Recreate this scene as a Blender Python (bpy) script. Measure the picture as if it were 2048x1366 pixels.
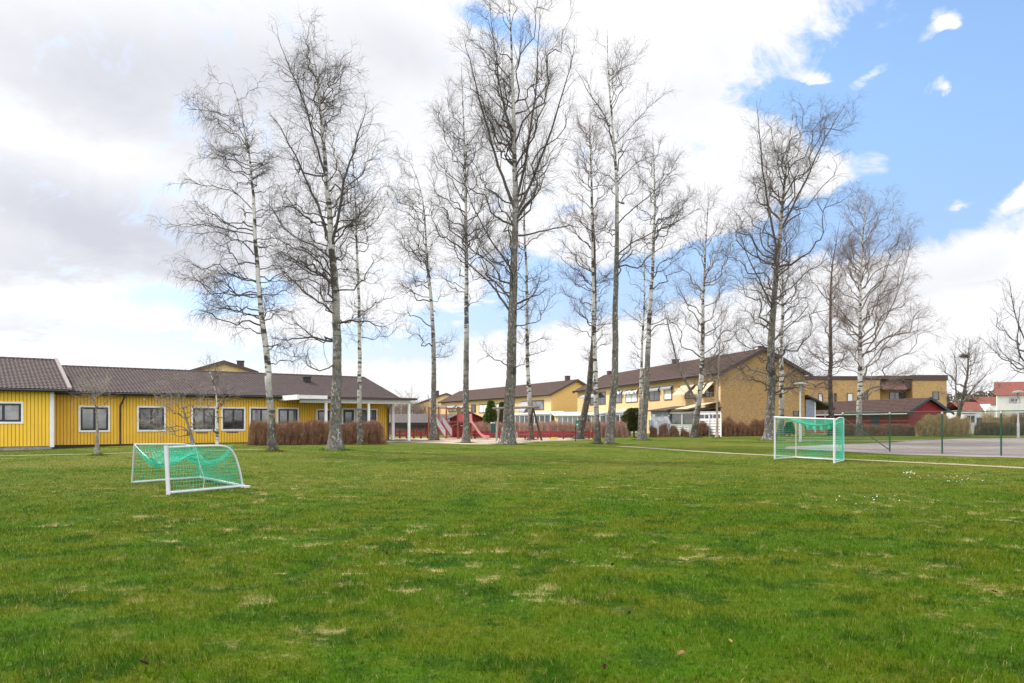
import bpy, math, random
import numpy as np
for o in list(bpy.data.objects): bpy.data.objects.remove(o)
R = math.radians
SC = bpy.context.scene
# ---------------------------------------------------------------- camera
F = 1543.0; CX = 1024.0; HY = 845.0; EYE = 1.5
cam_d = bpy.data.cameras.new("camera"); cam = bpy.data.objects.new("camera", cam_d)
SC.collection.objects.link(cam); SC.camera = cam
cam.location = (0, 0, EYE); cam.rotation_euler = (R(90), 0, 0)
cam_d.sensor_width = 36; cam_d.lens = F/2048*36; cam_d.shift_y = (HY-683)/2048
cam_d.clip_start = 0.1; cam_d.clip_end = 6000
# ---------------------------------------------------------------- world
SUN_EL = 46; SUN_AZ = -62            # azimuth measured from +Y (view direction) towards +X
SKYS = 0.1
w = bpy.data.worlds.new("World"); SC.world = w; w.use_nodes = True
wn = w.node_tree.nodes; wl = w.node_tree.links; wn.clear()
def N(tree, t, **kw):
    n = tree.nodes.new(t)
    for k, v in kw.items(): setattr(n, k, v)
    return n
def M_(tree, op, a, b=None, c=None, clamp=False):
    n = tree.nodes.new('ShaderNodeMath'); n.operation = op; n.use_clamp = clamp
    for i, v in enumerate((a, b, c)):
        if v is None: continue
        if isinstance(v, (int, float)): n.inputs[i].default_value = v
        else: tree.links.new(v, n.inputs[i])
    return n.outputs[0]
def build_world():
    T = w.node_tree
    m = lambda op, a, b=None, c=None, clamp=False: M_(T, op, a, b, c, clamp)
    sky = N(T, 'ShaderNodeTexSky', sky_type='NISHITA', sun_disc=False)
    sky.sun_elevation = R(SUN_EL); sky.sun_rotation = R(SUN_AZ)
    sky.air_density = 1.0; sky.dust_density = 0.6; sky.ozone_density = 2.0
    tc = N(T, 'ShaderNodeTexCoord'); sep = N(T, 'ShaderNodeSeparateXYZ')
    T.links.new(tc.outputs['Generated'], sep.inputs[0])
    x, y, z = sep.outputs
    zz = m('ADD', m('MAXIMUM', z, 0.0), 0.22)
    cu = m('DIVIDE', x, zz); cv = m('DIVIDE', y, zz)
    comb = N(T, 'ShaderNodeCombineXYZ'); T.links.new(cu, comb.inputs[0]); T.links.new(cv, comb.inputs[1])
    def noise(vec, sc, det, rough, off=0, dist=0):
        mp = N(T, 'ShaderNodeMapping'); T.links.new(vec, mp.inputs[0]); mp.inputs['Location'].default_value = (off, off*1.7, off*.3)
        n = N(T, 'ShaderNodeTexNoise'); T.links.new(mp.outputs[0], n.inputs['Vector'])
        n.inputs['Scale'].default_value = sc; n.inputs['Detail'].default_value = det; n.inputs['Roughness'].default_value = rough
        n.inputs['Distortion'].default_value = dist
        return n.outputs[0]
    n_big = noise(tc.outputs['Generated'], 5.0, 7, .60, 3.1, .4)
    n_fine = noise(comb.outputs[0], 4.5, 8, .62, 8.3, .3)
    n_sh = noise(tc.outputs['Generated'], 3.0, 5, .5, 1.2, .3)
    az = m('ARCTAN2', x, y); el = m('ARCSINE', z)
    # small warp of the angular coordinates so the outlines are ragged
    azw = m('ADD', az, m('MULTIPLY', m('SUBTRACT', n_big, .5), .10))
    elw = m('ADD', el, m('MULTIPLY', m('SUBTRACT', n_fine, .5), .07))
    def gauss(px, py, rx, ry, amp, rot=0, warp=True):
        dx = (px-CX)/F; dz = (HY-py)/F
        a0 = math.atan2(dx, 1); e0 = math.atan2(dz, math.hypot(1, dx)); s = 1/math.hypot(1, dx)
        ra = rx/F*s; re = ry/F*s
        A = azw if warp else az; E = elw if warp else el
        da = m('SUBTRACT', A, a0); de = m('SUBTRACT', E, e0)
        c, sn = math.cos(R(rot)), math.sin(R(rot))
        p = m('DIVIDE', m('ADD', m('MULTIPLY', da, c), m('MULTIPLY', de, sn)), ra)
        q = m('DIVIDE', m('SUBTRACT', m('MULTIPLY', de, c), m('MULTIPLY', da, sn)), re)
        r2 = m('ADD', m('MULTIPLY', p, p), m('MULTIPLY', q, q))
        return m('MULTIPLY', m('EXPONENT', m('MULTIPLY', r2, -1.0)), amp)
    def total(lst, start):
        s = start
        for g in lst: s = m('ADD', s, gauss(*g))
        return s
    # cover field: positive = cloud.  (px, py, rx, ry, amplitude, rotation)
    cover = [(2080, 60, 360, 190, -1.7, 10), (1900, 300, 330, 160, -1.5, 0), (1530, 190, 110, 26, -1.1, -8), (1700, 180, 130, 80, -1.0, 0),
             (1655, 245, 70, 20, -.7, -30), (1480, 510, 230, 42, -1.5, 14), (1690, 450, 130, 40, -1.2, 8), (1800, 440, 90, 50, -.8, 0),
             (1250, 570, 200, 36, -1.5, 10), (980, 640, 200, 30, -1.3, 5), (1080, 560, 100, 50, -.9, 0),
             (1010, 38, 120, 26, -1.2, -14), (1340, 120, 30, 24, -.6, 0),
             (460, 595, 150, 32, -1.6, 5), (300, 705, 300, 34, -1.5, 0), (780, 700, 150, 26, -1.1, 0), (1760, 640, 60, 26, -.4, 20),
             (1420, 30, 240, 110, .9, 30), (1560, 330, 110, 70, 1.3, -20), (1470, 400, 120, 60, .8, 0), (1645, 365, 45, 40, .7, -40),
             (1960, 585, 220, 88, 1.5, 8), (2045, 372, 55, 26, 1.4, 30),
             (1835, 92, 74, 22, 1.15, 30), (1893, 52, 18, 26, 1.5, 50), (1718, 158, 56, 19, 1.7, 30), (1630, 155, 40, 13, 1.2, -20),
             (1820, 190, 32, 34, 1.8, 60), (1872, 185, 20, 26, 1.8, 60), (1740, 312, 46, 42, 1.1, 40), (1885, 408, 40, 14, 1.3, 15), (1990, 215, 40, 14, .8, 20)]
    cov = total(cover, m('ADD', .60, m('MULTIPLY', m('SUBTRACT', n_big, .5), .9)))
    n_wisp = noise(tc.outputs['Generated'], 17.0, 9, .68, 5.7, .8)
    cov = m('ADD', cov, m('ADD', m('MULTIPLY', m('SUBTRACT', n_fine, .5), 1.7), m('MULTIPLY', m('SUBTRACT', n_wisp, .5), 2.2)))
    mr = N(T, 'ShaderNodeMapRange', interpolation_type='SMOOTHSTEP'); T.links.new(cov, mr.inputs[0])
    mr.inputs[1].default_value = -.30; mr.inputs[2].default_value = .55
    # the sky behind the camera: unseen cloud cover added and brightened, to light the shaded fronts
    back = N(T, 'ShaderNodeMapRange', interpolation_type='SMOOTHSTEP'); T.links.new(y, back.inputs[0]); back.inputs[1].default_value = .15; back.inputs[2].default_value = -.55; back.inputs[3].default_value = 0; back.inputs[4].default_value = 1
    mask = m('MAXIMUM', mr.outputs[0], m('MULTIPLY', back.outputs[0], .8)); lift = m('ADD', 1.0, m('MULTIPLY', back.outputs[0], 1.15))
    # cloud shade: grey undersides to the left
    shade = [(90, 390, 340, 80, .55, -8), (270, 480, 330, 70, .65, -5), (40, 540, 260, 50, .65, 0), (420, 330, 260, 70, .35, -15),
             (150, 130, 420, 110, .50, 0), (520, 110, 300, 90, .35, 10), (60, 650, 160, 22, .4, 0), (840, 110, 130, 50, .40, -20), (700, 270, 260, 90, .25, 0),
             (90, 270, 300, 34, -.35, -5), (250, 600, 300, 30, -.5, 0), (1800, 560, 160, 60, .22, 20), (1960, 545, 120, 30, .2, 15), (1450, 110, 260, 70, .22, 30), (1560, 400, 120, 30, .25, 0), (1300, 330, 200, 120, .12, 0)]
    sh = total(shade, 0.0)
    sh = m('MULTIPLY', sh, m('ADD', .35, m('MULTIPLY', n_sh, 1.3)))
    sh = m('ADD', sh, m('MULTIPLY', m('ADD', m('MULTIPLY', m('SUBTRACT', n_fine, .5), .45), m('MULTIPLY', m('SUBTRACT', n_wisp, .5), .35)), 1.0), clamp=True)
    ramp = N(T, 'ShaderNodeMix', data_type='RGBA'); T.links.new(sh, ramp.inputs[0])
    ramp.inputs[6].default_value = (.70/SKYS, .70/SKYS, .715/SKYS, 1); ramp.inputs[7].default_value = (.455/SKYS, .47/SKYS, .525/SKYS, 1)
    # sky blue, slightly lifted towards the photograph's exposure, paler near the horizon through the Nishita model
    gain = N(T, 'ShaderNodeMix', data_type='RGBA', blend_type='MULTIPLY'); gain.inputs[0].default_value = 1
    T.links.new(sky.outputs[0], gain.inputs[6]); gain.inputs[7].default_value = (1.65, 1.72, 1.72, 1)
    hz = N(T, 'ShaderNodeMapRange', interpolation_type='SMOOTHSTEP'); T.links.new(z, hz.inputs[0]); hz.inputs[1].default_value = 0; hz.inputs[2].default_value = .42
    hc = N(T, 'ShaderNodeMix', data_type='RGBA'); T.links.new(hz.outputs[0], hc.inputs[0]); hc.inputs[6].default_value = (.60, .51, .56, 1); hc.inputs[7].default_value = (1, 1, 1, 1)
    g2 = N(T, 'ShaderNodeMix', data_type='RGBA', blend_type='MULTIPLY'); g2.inputs[0].default_value = 1; T.links.new(gain.outputs[2], g2.inputs[6]); T.links.new(hc.outputs[2], g2.inputs[7]); gain = g2
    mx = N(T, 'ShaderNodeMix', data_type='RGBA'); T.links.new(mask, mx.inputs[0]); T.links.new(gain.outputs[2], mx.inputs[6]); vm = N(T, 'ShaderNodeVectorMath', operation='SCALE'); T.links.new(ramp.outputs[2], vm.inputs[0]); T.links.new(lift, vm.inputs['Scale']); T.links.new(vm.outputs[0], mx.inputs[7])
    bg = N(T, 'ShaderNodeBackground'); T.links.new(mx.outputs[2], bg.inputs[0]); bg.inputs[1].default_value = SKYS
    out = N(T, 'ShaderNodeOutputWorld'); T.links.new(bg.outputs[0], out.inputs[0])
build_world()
# ---------------------------------------------------------------- sun
sd = bpy.data.lights.new("sun", 'SUN'); sun = bpy.data.objects.new("sun", sd); SC.collection.objects.link(sun)
sd.energy = 3.6; sd.angle = R(2); sd.color = (1.0, .93, .82)
sun.rotation_euler = (R(90-SUN_EL), 0, R(180-SUN_AZ)); sun.location = (-40, 20, 50)
SC.view_settings.view_transform = 'Standard'; SC.view_settings.look = 'None'
SC.view_settings.exposure = 0.6; SC.view_settings.gamma = 1.0
SC.render.resolution_x = 1024; SC.render.resolution_y = 683; SC.render.engine = 'CYCLES'

# ---------------------------------------------------------------- terrain height and pixel lookup
def ss(t): t = np.clip(t, 0, 1); return t*t*(3-2*t)
def gz(x, y):
    x = np.asarray(x, float); y = np.asarray(y, float)
    wr = ss((x+12)/16); l = .27*ss((y-18)/22)*(.3+.7*ss((x+25.5)/6)); r = .30*ss((y-35)/30)
    return l*(1-wr)+r*wr
def G(px, py):
    """point of the ground seen at photo pixel px, py"""
    dx = (px-CX)/F; dz = (py-HY)/F
    lo, hi = 1.0, 400.0
    for _ in range(50):
        mid = (lo+hi)/2
        if EYE-mid*dz > float(gz(dx*mid, mid)): lo = mid
        else: hi = mid
    return np.array([dx*lo, lo, float(gz(dx*lo, lo))])
def P(px, py, D): return np.array([(px-CX)/F*D, D, EYE+(HY-py)/F*D])

# ---------------------------------------------------------------- mesh building
COL = SC.collection
class Fr:
    def __init__(s, o, e1, e2=None):
        s.o = np.array(o, float); e1 = np.array(e1, float); e1 /= np.linalg.norm(e1); s.e1 = np.array([e1[0], e1[1], 0])
        if e2 is None: e2 = (-e1[1], e1[0])
        s.e2 = np.array([e2[0], e2[1], 0.]); s.e2 /= np.linalg.norm(s.e2)
    def p(s, a, b, c): return s.o+a*s.e1+b*s.e2+np.array([0, 0, c])
    def pts(s, A): A = np.asarray(A, float); return s.o+A[..., :1]*s.e1+A[..., 1:2]*s.e2+A[..., 2:3]*np.array([0, 0, 1.])
    def a_at(s, px, b=0):
        r = (px-CX)/F; q = s.o+b*s.e2
        return (r*q[1]-q[0])/(s.e1[0]-r*s.e1[1])
    def z_at(s, a, b, py): q = s.p(a, b, 0); return EYE+(HY-py)/F*q[1]-s.o[2]
WF = Fr((0, 0, 0), (1, 0))
class MB:
    def __init__(s): s.V = []; s.Fc = []; s.n = 0; s.mi = []; s.cur = 0
    def add(s, V, Fa):
        V = np.asarray(V, float).reshape(-1, 3); Fa = np.asarray(Fa, int)
        s.V.append(V); s.Fc.append(Fa+s.n); s.mi.append(s.cur); s.n += len(V); return s
    def box(s, fr, a0, a1, b0, b1, c0, c1):
        V = fr.pts([(a, b, c) for c in (c0, c1) for a, b in ((a0, b0), (a1, b0), (a1, b1), (a0, b1))])
        return s.add(V, [(0, 3, 2, 1), (4, 5, 6, 7), (0, 1, 5, 4), (1, 2, 6, 5), (2, 3, 7, 6), (3, 0, 4, 7)])
    def poly(s, pts): return s.add(pts, [list(range(len(pts)))])
    def prism(s, A, B):
        """two matching loops of points, closed into a solid"""
        n = len(A); s.add(list(A)+list(B), [[i, (i+1) % n, (i+1) % n+n, i+n] for i in range(n)])
        s.V.append(np.asarray(A, float)); s.Fc.append(np.array([list(range(n))])+s.n); s.mi.append(s.cur); s.n += n
        s.V.append(np.asarray(B, float)); s.Fc.append(np.array([list(range(n))[::-1]])+s.n); s.mi.append(s.cur); s.n += n
        return s
    def tubes(s, pts, rad, k=6, caps=False):
        pts = np.asarray(pts, float)
        if pts.ndim == 2: pts = pts[None]; rad = np.asarray(rad, float).reshape(1, -1) if np.ndim(rad) else np.full((1, pts.shape[1]), rad)
        if np.ndim(rad) == 0: rad = np.full(pts.shape[:2], rad)
        n, p = pts.shape[:2]
        t = np.empty_like(pts); t[:, 1:-1] = pts[:, 2:]-pts[:, :-2]; t[:, 0] = pts[:, 1]-pts[:, 0]; t[:, -1] = pts[:, -1]-pts[:, -2]
        t /= np.linalg.norm(t, axis=2, keepdims=True)+1e-12
        ref = np.where(np.abs(t[:, :1, 2:3]) > .8, np.array([1., .1, 0]), np.array([0, .1, 1.]))
        u = np.cross(t, ref); u /= np.linalg.norm(u, axis=2, keepdims=True)+1e-12; v = np.cross(t, u)
        an = np.arange(k)/k*2*math.pi
        V = pts[:, :, None]+rad[:, :, None, None]*(u[:, :, None]*np.cos(an)[None, None, :, None]+v[:, :, None]*np.sin(an)[None, None, :, None])
        idx = np.arange(n*p*k).reshape(n, p, k); nx = np.roll(idx, -1, axis=2)
        Fa = np.stack([idx[:, :-1], nx[:, :-1], nx[:, 1:], idx[:, 1:]], axis=-1).reshape(-1, 4)
        s.add(V, Fa)
        if caps:
            for i in range(n):
                for e in (0, p-1):
                    s.V.append(V[i, e]); s.Fc.append(np.array([list(range(k))])+s.n); s.mi.append(s.cur); s.n += k
        return s
    def rod(s, a, b, r, k=8): return s.tubes(np.array([a, b]), np.array([r, r]), k, caps=True)
    def build(s, name, mat, parent=None, loc=None, smooth=False):
        root = parent
        while root is not None and root.parent is not None: root = root.parent
        off = np.array(root.location) if root is not None else (np.array(loc, float) if loc is not None else np.zeros(3))
        V = np.concatenate(s.V)-off
        loops = np.concatenate([f.ravel() for f in s.Fc]); tot = np.concatenate([np.full(len(f), f.shape[1]) for f in s.Fc])
        st = np.concatenate([[0], np.cumsum(tot)[:-1]])
        me = bpy.data.meshes.new(name); me.vertices.add(len(V)); me.vertices.foreach_set('co', V.ravel().astype(np.float32))
        me.loops.add(len(loops)); me.loops.foreach_set('vertex_index', loops.astype(np.int32))
        me.polygons.add(len(tot)); me.polygons.foreach_set('loop_start', st.astype(np.int32)); me.polygons.foreach_set('loop_total', tot.astype(np.int32))
        mats = mat if isinstance(mat, (list, tuple)) else [mat]
        for m in mats: me.materials.append(m)
        if len(mats) > 1:
            me.polygons.foreach_set('material_index', np.concatenate([np.full(len(f), i) for f, i in zip(s.Fc, s.mi)]).astype(np.int32))
        me.polygons.foreach_set('use_smooth', np.full(len(tot), smooth))
        me.update(calc_edges=True)
        o = bpy.data.objects.new(name, me); COL.objects.link(o)
        if parent is not None: o.parent = parent
        else: o.location = off
        return o
def tag(o, label, cat, group=None, kind=None):
    if label: o['label'] = label
    if cat: o['category'] = cat
    if group: o['group'] = group
    if kind: o['kind'] = kind
    return o
def struct(o): o['kind'] = 'structure'; return o
def thing(name, loc, label, cat, group=None):
    o = bpy.data.objects.new(name, None); COL.objects.link(o); o.location = tuple(float(c) for c in loc); o.empty_display_size = .3
    return tag(o, label, cat, group)
def copy_tree(o, parent=None):
    c = o.copy(); COL.objects.link(c); c.parent = parent
    for ch in list(o.children): copy_tree(ch, c)
    return c

# ---------------------------------------------------------------- materials
MATS = {}
def mat(name, col, rough=.7, var=0, vscale=4, metal=0, spec=.5, col2=None, stretch=(1, 1, 1), bump=0, bscale=None, detail=4, contrast=(.35, .65), island=0):
    if name in MATS: return MATS[name]
    m = bpy.data.materials.new(name); m.use_nodes = True; T = m.node_tree; b = T.nodes['Principled BSDF']
    b.inputs['Roughness'].default_value = rough; b.inputs['Metallic'].default_value = metal; b.inputs['Specular IOR Level'].default_value = spec
    if col2 is None and var: col2 = tuple(max(0, c*(1-var)) for c in col); col = tuple(min(1, c*(1+var*.5)) for c in col)
    if col2 is not None or bump:
        tc = N(T, 'ShaderNodeTexCoord'); mp = N(T, 'ShaderNodeMapping'); T.links.new(tc.outputs['Object'], mp.inputs[0]); mp.inputs['Scale'].default_value = stretch
        n = N(T, 'ShaderNodeTexNoise'); T.links.new(mp.outputs[0], n.inputs[0]); n.inputs['Scale'].default_value = vscale; n.inputs['Detail'].default_value = detail; n.inputs['Roughness'].default_value = .6
    if col2 is not None:
        mr = N(T, 'ShaderNodeMapRange'); T.links.new(n.outputs[0], mr.inputs[0]); mr.inputs[1].default_value = contrast[0]; mr.inputs[2].default_value = contrast[1]
        mx = N(T, 'ShaderNodeMix', data_type='RGBA'); T.links.new(mr.outputs[0], mx.inputs[0]); mx.inputs[6].default_value = (*col, 1); mx.inputs[7].default_value = (*col2, 1)
        co = mx.outputs[2]
        if island:
            ge = N(T, 'ShaderNodeNewGeometry'); hs = N(T, 'ShaderNodeHueSaturation'); T.links.new(co, hs.inputs['Color']); T.links.new(M_(T, 'ADD', 1-island, M_(T, 'MULTIPLY', ge.outputs['Random Per Island'], island*2)), hs.inputs['Value']); co = hs.outputs[0]
        T.links.new(co, b.inputs['Base Color'])
    else: b.inputs['Base Color'].default_value = (*col, 1)
    if bump:
        bp = N(T, 'ShaderNodeBump'); bp.inputs['Strength'].default_value = bump; bp.inputs['Distance'].default_value = .02
        if bscale:
            n2 = N(T, 'ShaderNodeTexNoise'); T.links.new(mp.outputs[0], n2.inputs[0]); n2.inputs['Scale'].default_value = bscale; T.links.new(n2.outputs[0], bp.inputs['Height'])
        else: T.links.new(n.outputs[0], bp.inputs['Height'])
        T.links.new(bp.outputs[0], b.inputs['Normal'])
    MATS[name] = m; return m
def grass_mat(name, blades):
    m = bpy.data.materials.new(name); m.use_nodes = True; T = m.node_tree; b = T.nodes['Principled BSDF']
    geo = N(T, 'ShaderNodeNewGeometry')
    flat = N(T, 'ShaderNodeMapping'); T.links.new(geo.outputs['Position'], flat.inputs[0]); flat.inputs['Scale'].default_value = (1, 1, 0)
    def noise(sc, det, off, rough=.55, stretch=(1, 1, 1)):
        mp = N(T, 'ShaderNodeMapping'); T.links.new(flat.outputs[0], mp.inputs[0]); mp.inputs['Location'].default_value = (off, off*2.3, 0); mp.inputs['Scale'].default_value = stretch
        n = N(T, 'ShaderNodeTexNoise'); T.links.new(mp.outputs[0], n.inputs[0]); n.inputs['Scale'].default_value = sc; n.inputs['Detail'].default_value = det; n.inputs['Roughness'].default_value = rough
        return n.outputs[0]
    def rng(v, a, bb):
        mr = N(T, 'ShaderNodeMapRange', interpolation_type='SMOOTHSTEP'); T.links.new(v, mr.inputs[0]); mr.inputs[1].default_value = a; mr.inputs[2].default_value = bb; return mr.outputs[0]
    def mix(f, a, bb):
        mx = N(T, 'ShaderNodeMix', data_type='RGBA'); T.links.new(f, mx.inputs[0])
        for i, c in ((6, a), (7, bb)):
            if isinstance(c, tuple): mx.inputs[i].default_value = (*c, 1)
            else: T.links.new(c, mx.inputs[i])
        return mx.outputs[2]
    c = mix(rng(noise(.7, 7, 3, .66, stretch=(.95, 1.0, 1)), .40, .60), LUSH, OLIVE)          # broad lush / olive patches
    c = mix(rng(noise(1.7, 6, 17, .66), .49, .60), c, DEEP)
    straw = M_(T, 'MULTIPLY', rng(noise(2.1, 9, 31, .76, (.95, 1.0, 1)), .535, .635), rng(noise(.24, 4, 53), .44, .58))
    c = mix(M_(T, 'MULTIPLY', straw, .85), c, STRAW)
    c = mix(M_(T, 'MULTIPLY', rng(noise(14, 3, 71), .55, .75), .22), c, STRAW)
    # farther lawn is more worn and yellowish
    sp = N(T, 'ShaderNodeSeparateXYZ'); T.links.new(geo.outputs['Position'], sp.inputs[0])
    band = M_(T, 'MULTIPLY', rng(noise(.22, 6, 91, .66, (.8, 1.1, 1)), .36, .62), rng(sp.outputs[1], 9, 26))
    c = mix(M_(T, 'MULTIPLY', band, .55), c, WORN)
    c = mix(M_(T, 'MULTIPLY', rng(noise(.06, 3, 131), .45, .7), .25), c, LUSH)
    if blades:
        r_ = geo.outputs['Random Per Island']
        c = mix(M_(T, 'MULTIPLY', rng(r_, .86, .99), .5), c, STRAW)
        r_ = M_(T, 'FRACT', M_(T, 'MULTIPLY', r_, 17.3)); cl = rng(noise(9, 3, 151, .7), .36, .66); r_ = M_(T, 'ADD', M_(T, 'MULTIPLY', r_, .55), M_(T, 'MULTIPLY', cl, .45))
        hv = N(T, 'ShaderNodeHueSaturation'); T.links.new(c, hv.inputs['Color']); T.links.new(M_(T, 'ADD', .52, M_(T, 'MULTIPLY', r_, 1.15)), hv.inputs['Value'])
        c = hv.outputs[0]
        b.inputs['Specular IOR Level'].default_value = .08; b.inputs['Roughness'].default_value = .7
        tr = N(T, 'ShaderNodeBsdfTranslucent'); T.links.new(c, tr.inputs[0]); ms = N(T, 'ShaderNodeMixShader'); ms.inputs[0].default_value = .35
        T.links.new(b.outputs[0], ms.inputs[1]); T.links.new(tr.outputs[0], ms.inputs[2]); T.links.new(ms.outputs[0], T.nodes['Material Output'].inputs[0])
    else:
        b.inputs['Roughness'].default_value = .95; b.inputs['Specular IOR Level'].default_value = .1
        fn = noise(38, 4, 7, .7, (1, .8, 1)); bp = N(T, 'ShaderNodeBump'); bp.inputs['Strength'].default_value = .9; bp.inputs['Distance'].default_value = .05
        T.links.new(fn, bp.inputs['Height']); T.links.new(bp.outputs[0], b.inputs['Normal'])
        hv = N(T, 'ShaderNodeHueSaturation'); T.links.new(c, hv.inputs['Color']); T.links.new(M_(T, 'ADD', .45, M_(T, 'MULTIPLY', noise(22, 5, 11, .75, (.6, 1, 1)), 1.0)), hv.inputs['Value']); c = hv.outputs[0]
    T.links.new(c, b.inputs['Base Color'])
    return m
LUSH = (.052, .122, .001); OLIVE = (.092, .128, .003); DEEP = (.028, .080, .001); STRAW = (.42, .35, .15); WORN = (.185, .175, .038)
def bark_mat(name, h_dark, blend, white=(.50, .485, .455), darkc=(.10, .088, .075), specks=.5):
    m = bpy.data.materials.new(name); m.use_nodes = True; T = m.node_tree; b = T.nodes['Principled BSDF']; b.inputs['Roughness'].default_value = .85; b.inputs['Specular IOR Level'].default_value = .2
    tc = N(T, 'ShaderNodeTexCoord'); ob = tc.outputs['Object']; sp = N(T, 'ShaderNodeSeparateXYZ'); T.links.new(ob, sp.inputs[0])
    def noise(sc, det, st, off=0):
        mp = N(T, 'ShaderNodeMapping'); T.links.new(ob, mp.inputs[0]); mp.inputs['Scale'].default_value = st; mp.inputs['Location'].default_value = (off, off, off)
        n = N(T, 'ShaderNodeTexNoise'); T.links.new(mp.outputs[0], n.inputs[0]); n.inputs['Scale'].default_value = sc; n.inputs['Detail'].default_value = det; return n.outputs[0]
    def rng(v, a, bb, c=0, d=1):
        mr = N(T, 'ShaderNodeMapRange'); T.links.new(v, mr.inputs[0]); mr.inputs[1].default_value = a; mr.inputs[2].default_value = bb; mr.inputs[3].default_value = c; mr.inputs[4].default_value = d; return mr.outputs[0]
    def mix(f, a, bb):
        mx = N(T, 'ShaderNodeMix', data_type='RGBA'); T.links.new(f, mx.inputs[0])
        for i, c in ((6, a), (7, bb)):
            if isinstance(c, tuple): mx.inputs[i].default_value = (*c, 1)
            else: T.links.new(c, mx.inputs[i])
        return mx.outputs[2]
    band = rng(M_(T, 'ADD', M_(T, 'MULTIPLY', noise(2.0, 5, (1, 1, 3.4)), .6), M_(T, 'MULTIPLY', noise(1.0, 4, (1.4, 1.4, 1.0), 6), .45)), .520, .585)             # black bands and scars on the white bark
    hi = mix(band, white, (.060, .054, .050))
    sp_ = rng(noise(7, 4, (1.2, 1.2, .8), 4), .56, .63)           # pale flakes on the coarse grey bark
    lo = mix(M_(T, 'MULTIPLY', sp_, specks), darkc, (.42, .41, .38))
    lo = mix(rng(noise(18, 3, (1, 1, .35), 9), .45, .62), lo, tuple(c*.45 for c in darkc))
    lo = mix(rng(noise(1.3, 3, (1, 1, 1), 14), .55, .8), lo, (.15, .15, .10))
    hsel = rng(M_(T, 'ADD', sp.outputs[2], M_(T, 'MULTIPLY', M_(T, 'SUBTRACT', noise(1.2, 3, (1, 1, .6), 20), .5), blend*1.6)), h_dark-blend/2, h_dark+blend/2)
    c = mix(hsel, lo, hi); T.links.new(c, b.inputs['Base Color'])
    bp = N(T, 'ShaderNodeBump'); bp.inputs['Strength'].default_value = .8; bp.inputs['Distance'].default_value = .04; T.links.new(noise(16, 4, (1, 1, .4), 2), bp.inputs['Height']); T.links.new(bp.outputs[0], b.inputs['Normal'])
    return m
# ================================================================ GROUND
G_GRASS = grass_mat('lawn_ground', False); G_BLADE = grass_mat('lawn_blades', True)
xs = np.concatenate([-np.geomspace(3500, 62, 16), np.arange(-60, 61, 1.0), np.geomspace(62, 3500, 16)])
ys = np.concatenate([[-400, -120, -40, -15], np.arange(-8, 92, 1.0), np.geomspace(94, 4500, 20)])
XX, YY = np.meshgrid(xs, ys); ZZ = gz(XX, YY)
nb = MB(); idx = np.arange(XX.size).reshape(XX.shape)
nb.add(np.stack([XX, YY, ZZ], -1), np.stack([idx[:-1, :-1], idx[:-1, 1:], idx[1:, 1:], idx[1:, :-1]], -1).reshape(-1, 4))
struct(nb.build('ground', G_GRASS, smooth=True))
M_PATH = mat('gravel_path', (.36, .295, .20), .95, col2=(.18, .16, .085), vscale=9, detail=8, bump=.4)
M_SAND = mat('sand', (.44, .365, .285), .95, col2=(.32, .265, .205), vscale=1.2, detail=8)
M_ASPH = mat('court_asphalt', (.30, .255, .245), .95, col2=(.20, .175, .168), vscale=.55, detail=9, stretch=(.5, 1.4, 1), bump=.3, bscale=60, contrast=(.38, .66))
def ribbon(name, pix, width, m, lift=.012, seed=1, step=.35):
    rg = np.random.default_rng(seed); pts = np.array([G(*p)[:2] for p in pix]); out = []
    for a, b_ in zip(pts[:-1], pts[1:]):
        n = max(2, int(np.linalg.norm(b_-a)/step)); out += [a+(b_-a)*i/n for i in range(n)]
    out.append(pts[-1]); c = np.array(out); k = np.ones(9)/9
    cs = np.stack([np.convolve(np.pad(c[:, i], 4, mode='edge'), k, 'valid') for i in (0, 1)], 1)
    t = np.gradient(cs, axis=0); t /= np.linalg.norm(t, axis=1, keepdims=True)+1e-9; nrm = np.stack([-t[:, 1], t[:, 0]], 1)
    rows = []
    for sgn in (-1, -.3, .3, 1):
        wv = width/2*abs(sgn)*(1+(rg.random(len(cs))-.5)*.35*(abs(sgn) == 1)); q = cs+np.sign(sgn)*nrm*wv[:, None]
        rows.append(np.column_stack([q, gz(q[:, 0], q[:, 1])+lift]))
    V = np.stack(rows, 1); n = len(cs); id_ = np.arange(n*4).reshape(n, 4); mb = MB()
    mb.add(V, np.stack([id_[:-1, :-1], id_[1:, :-1], id_[1:, 1:], id_[:-1, 1:]], -1).reshape(-1, 4))
    return struct(mb.build(name, m)), cs
def sheet(name, far, near, m, lift, nu=60, nv=14, jit=.12, seed=2):
    rg = np.random.default_rng(seed)
    def res(pix):
        p = np.array([G(*q)[:2] for q in pix]); d = np.r_[0, np.cumsum(np.linalg.norm(np.diff(p, axis=0), axis=1))]; t = np.linspace(0, d[-1], nu)
        return np.stack([np.interp(t, d, p[:, i]) for i in (0, 1)], 1)+(rg.random((nu, 2))-.5)*jit*[0.4, 1]
    A, B = res(far), res(near); t = np.linspace(0, 1, nv)[None, :, None]; Q = A[:, None]*(1-t)+B[:, None]*t
    V = np.concatenate([Q, gz(Q[..., 0], Q[..., 1])[..., None]+lift], -1); id_ = np.arange(nu*nv).reshape(nu, nv); mb = MB()
    mb.add(V, np.stack([id_[:-1, :-1], id_[1:, :-1], id_[1:, 1:], id_[:-1, 1:]], -1).reshape(-1, 4)); struct(mb.build(name, m)); return A, B
_, path_r = ribbon('gravel_path', [(1228, 892), (1300, 896.5), (1400, 903.5), (1500, 909), (1600, 914), (1700, 919.5), (1800, 924), (1930, 930), (2060, 937), (2300, 950)], .72, M_PATH, seed=4)
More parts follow.
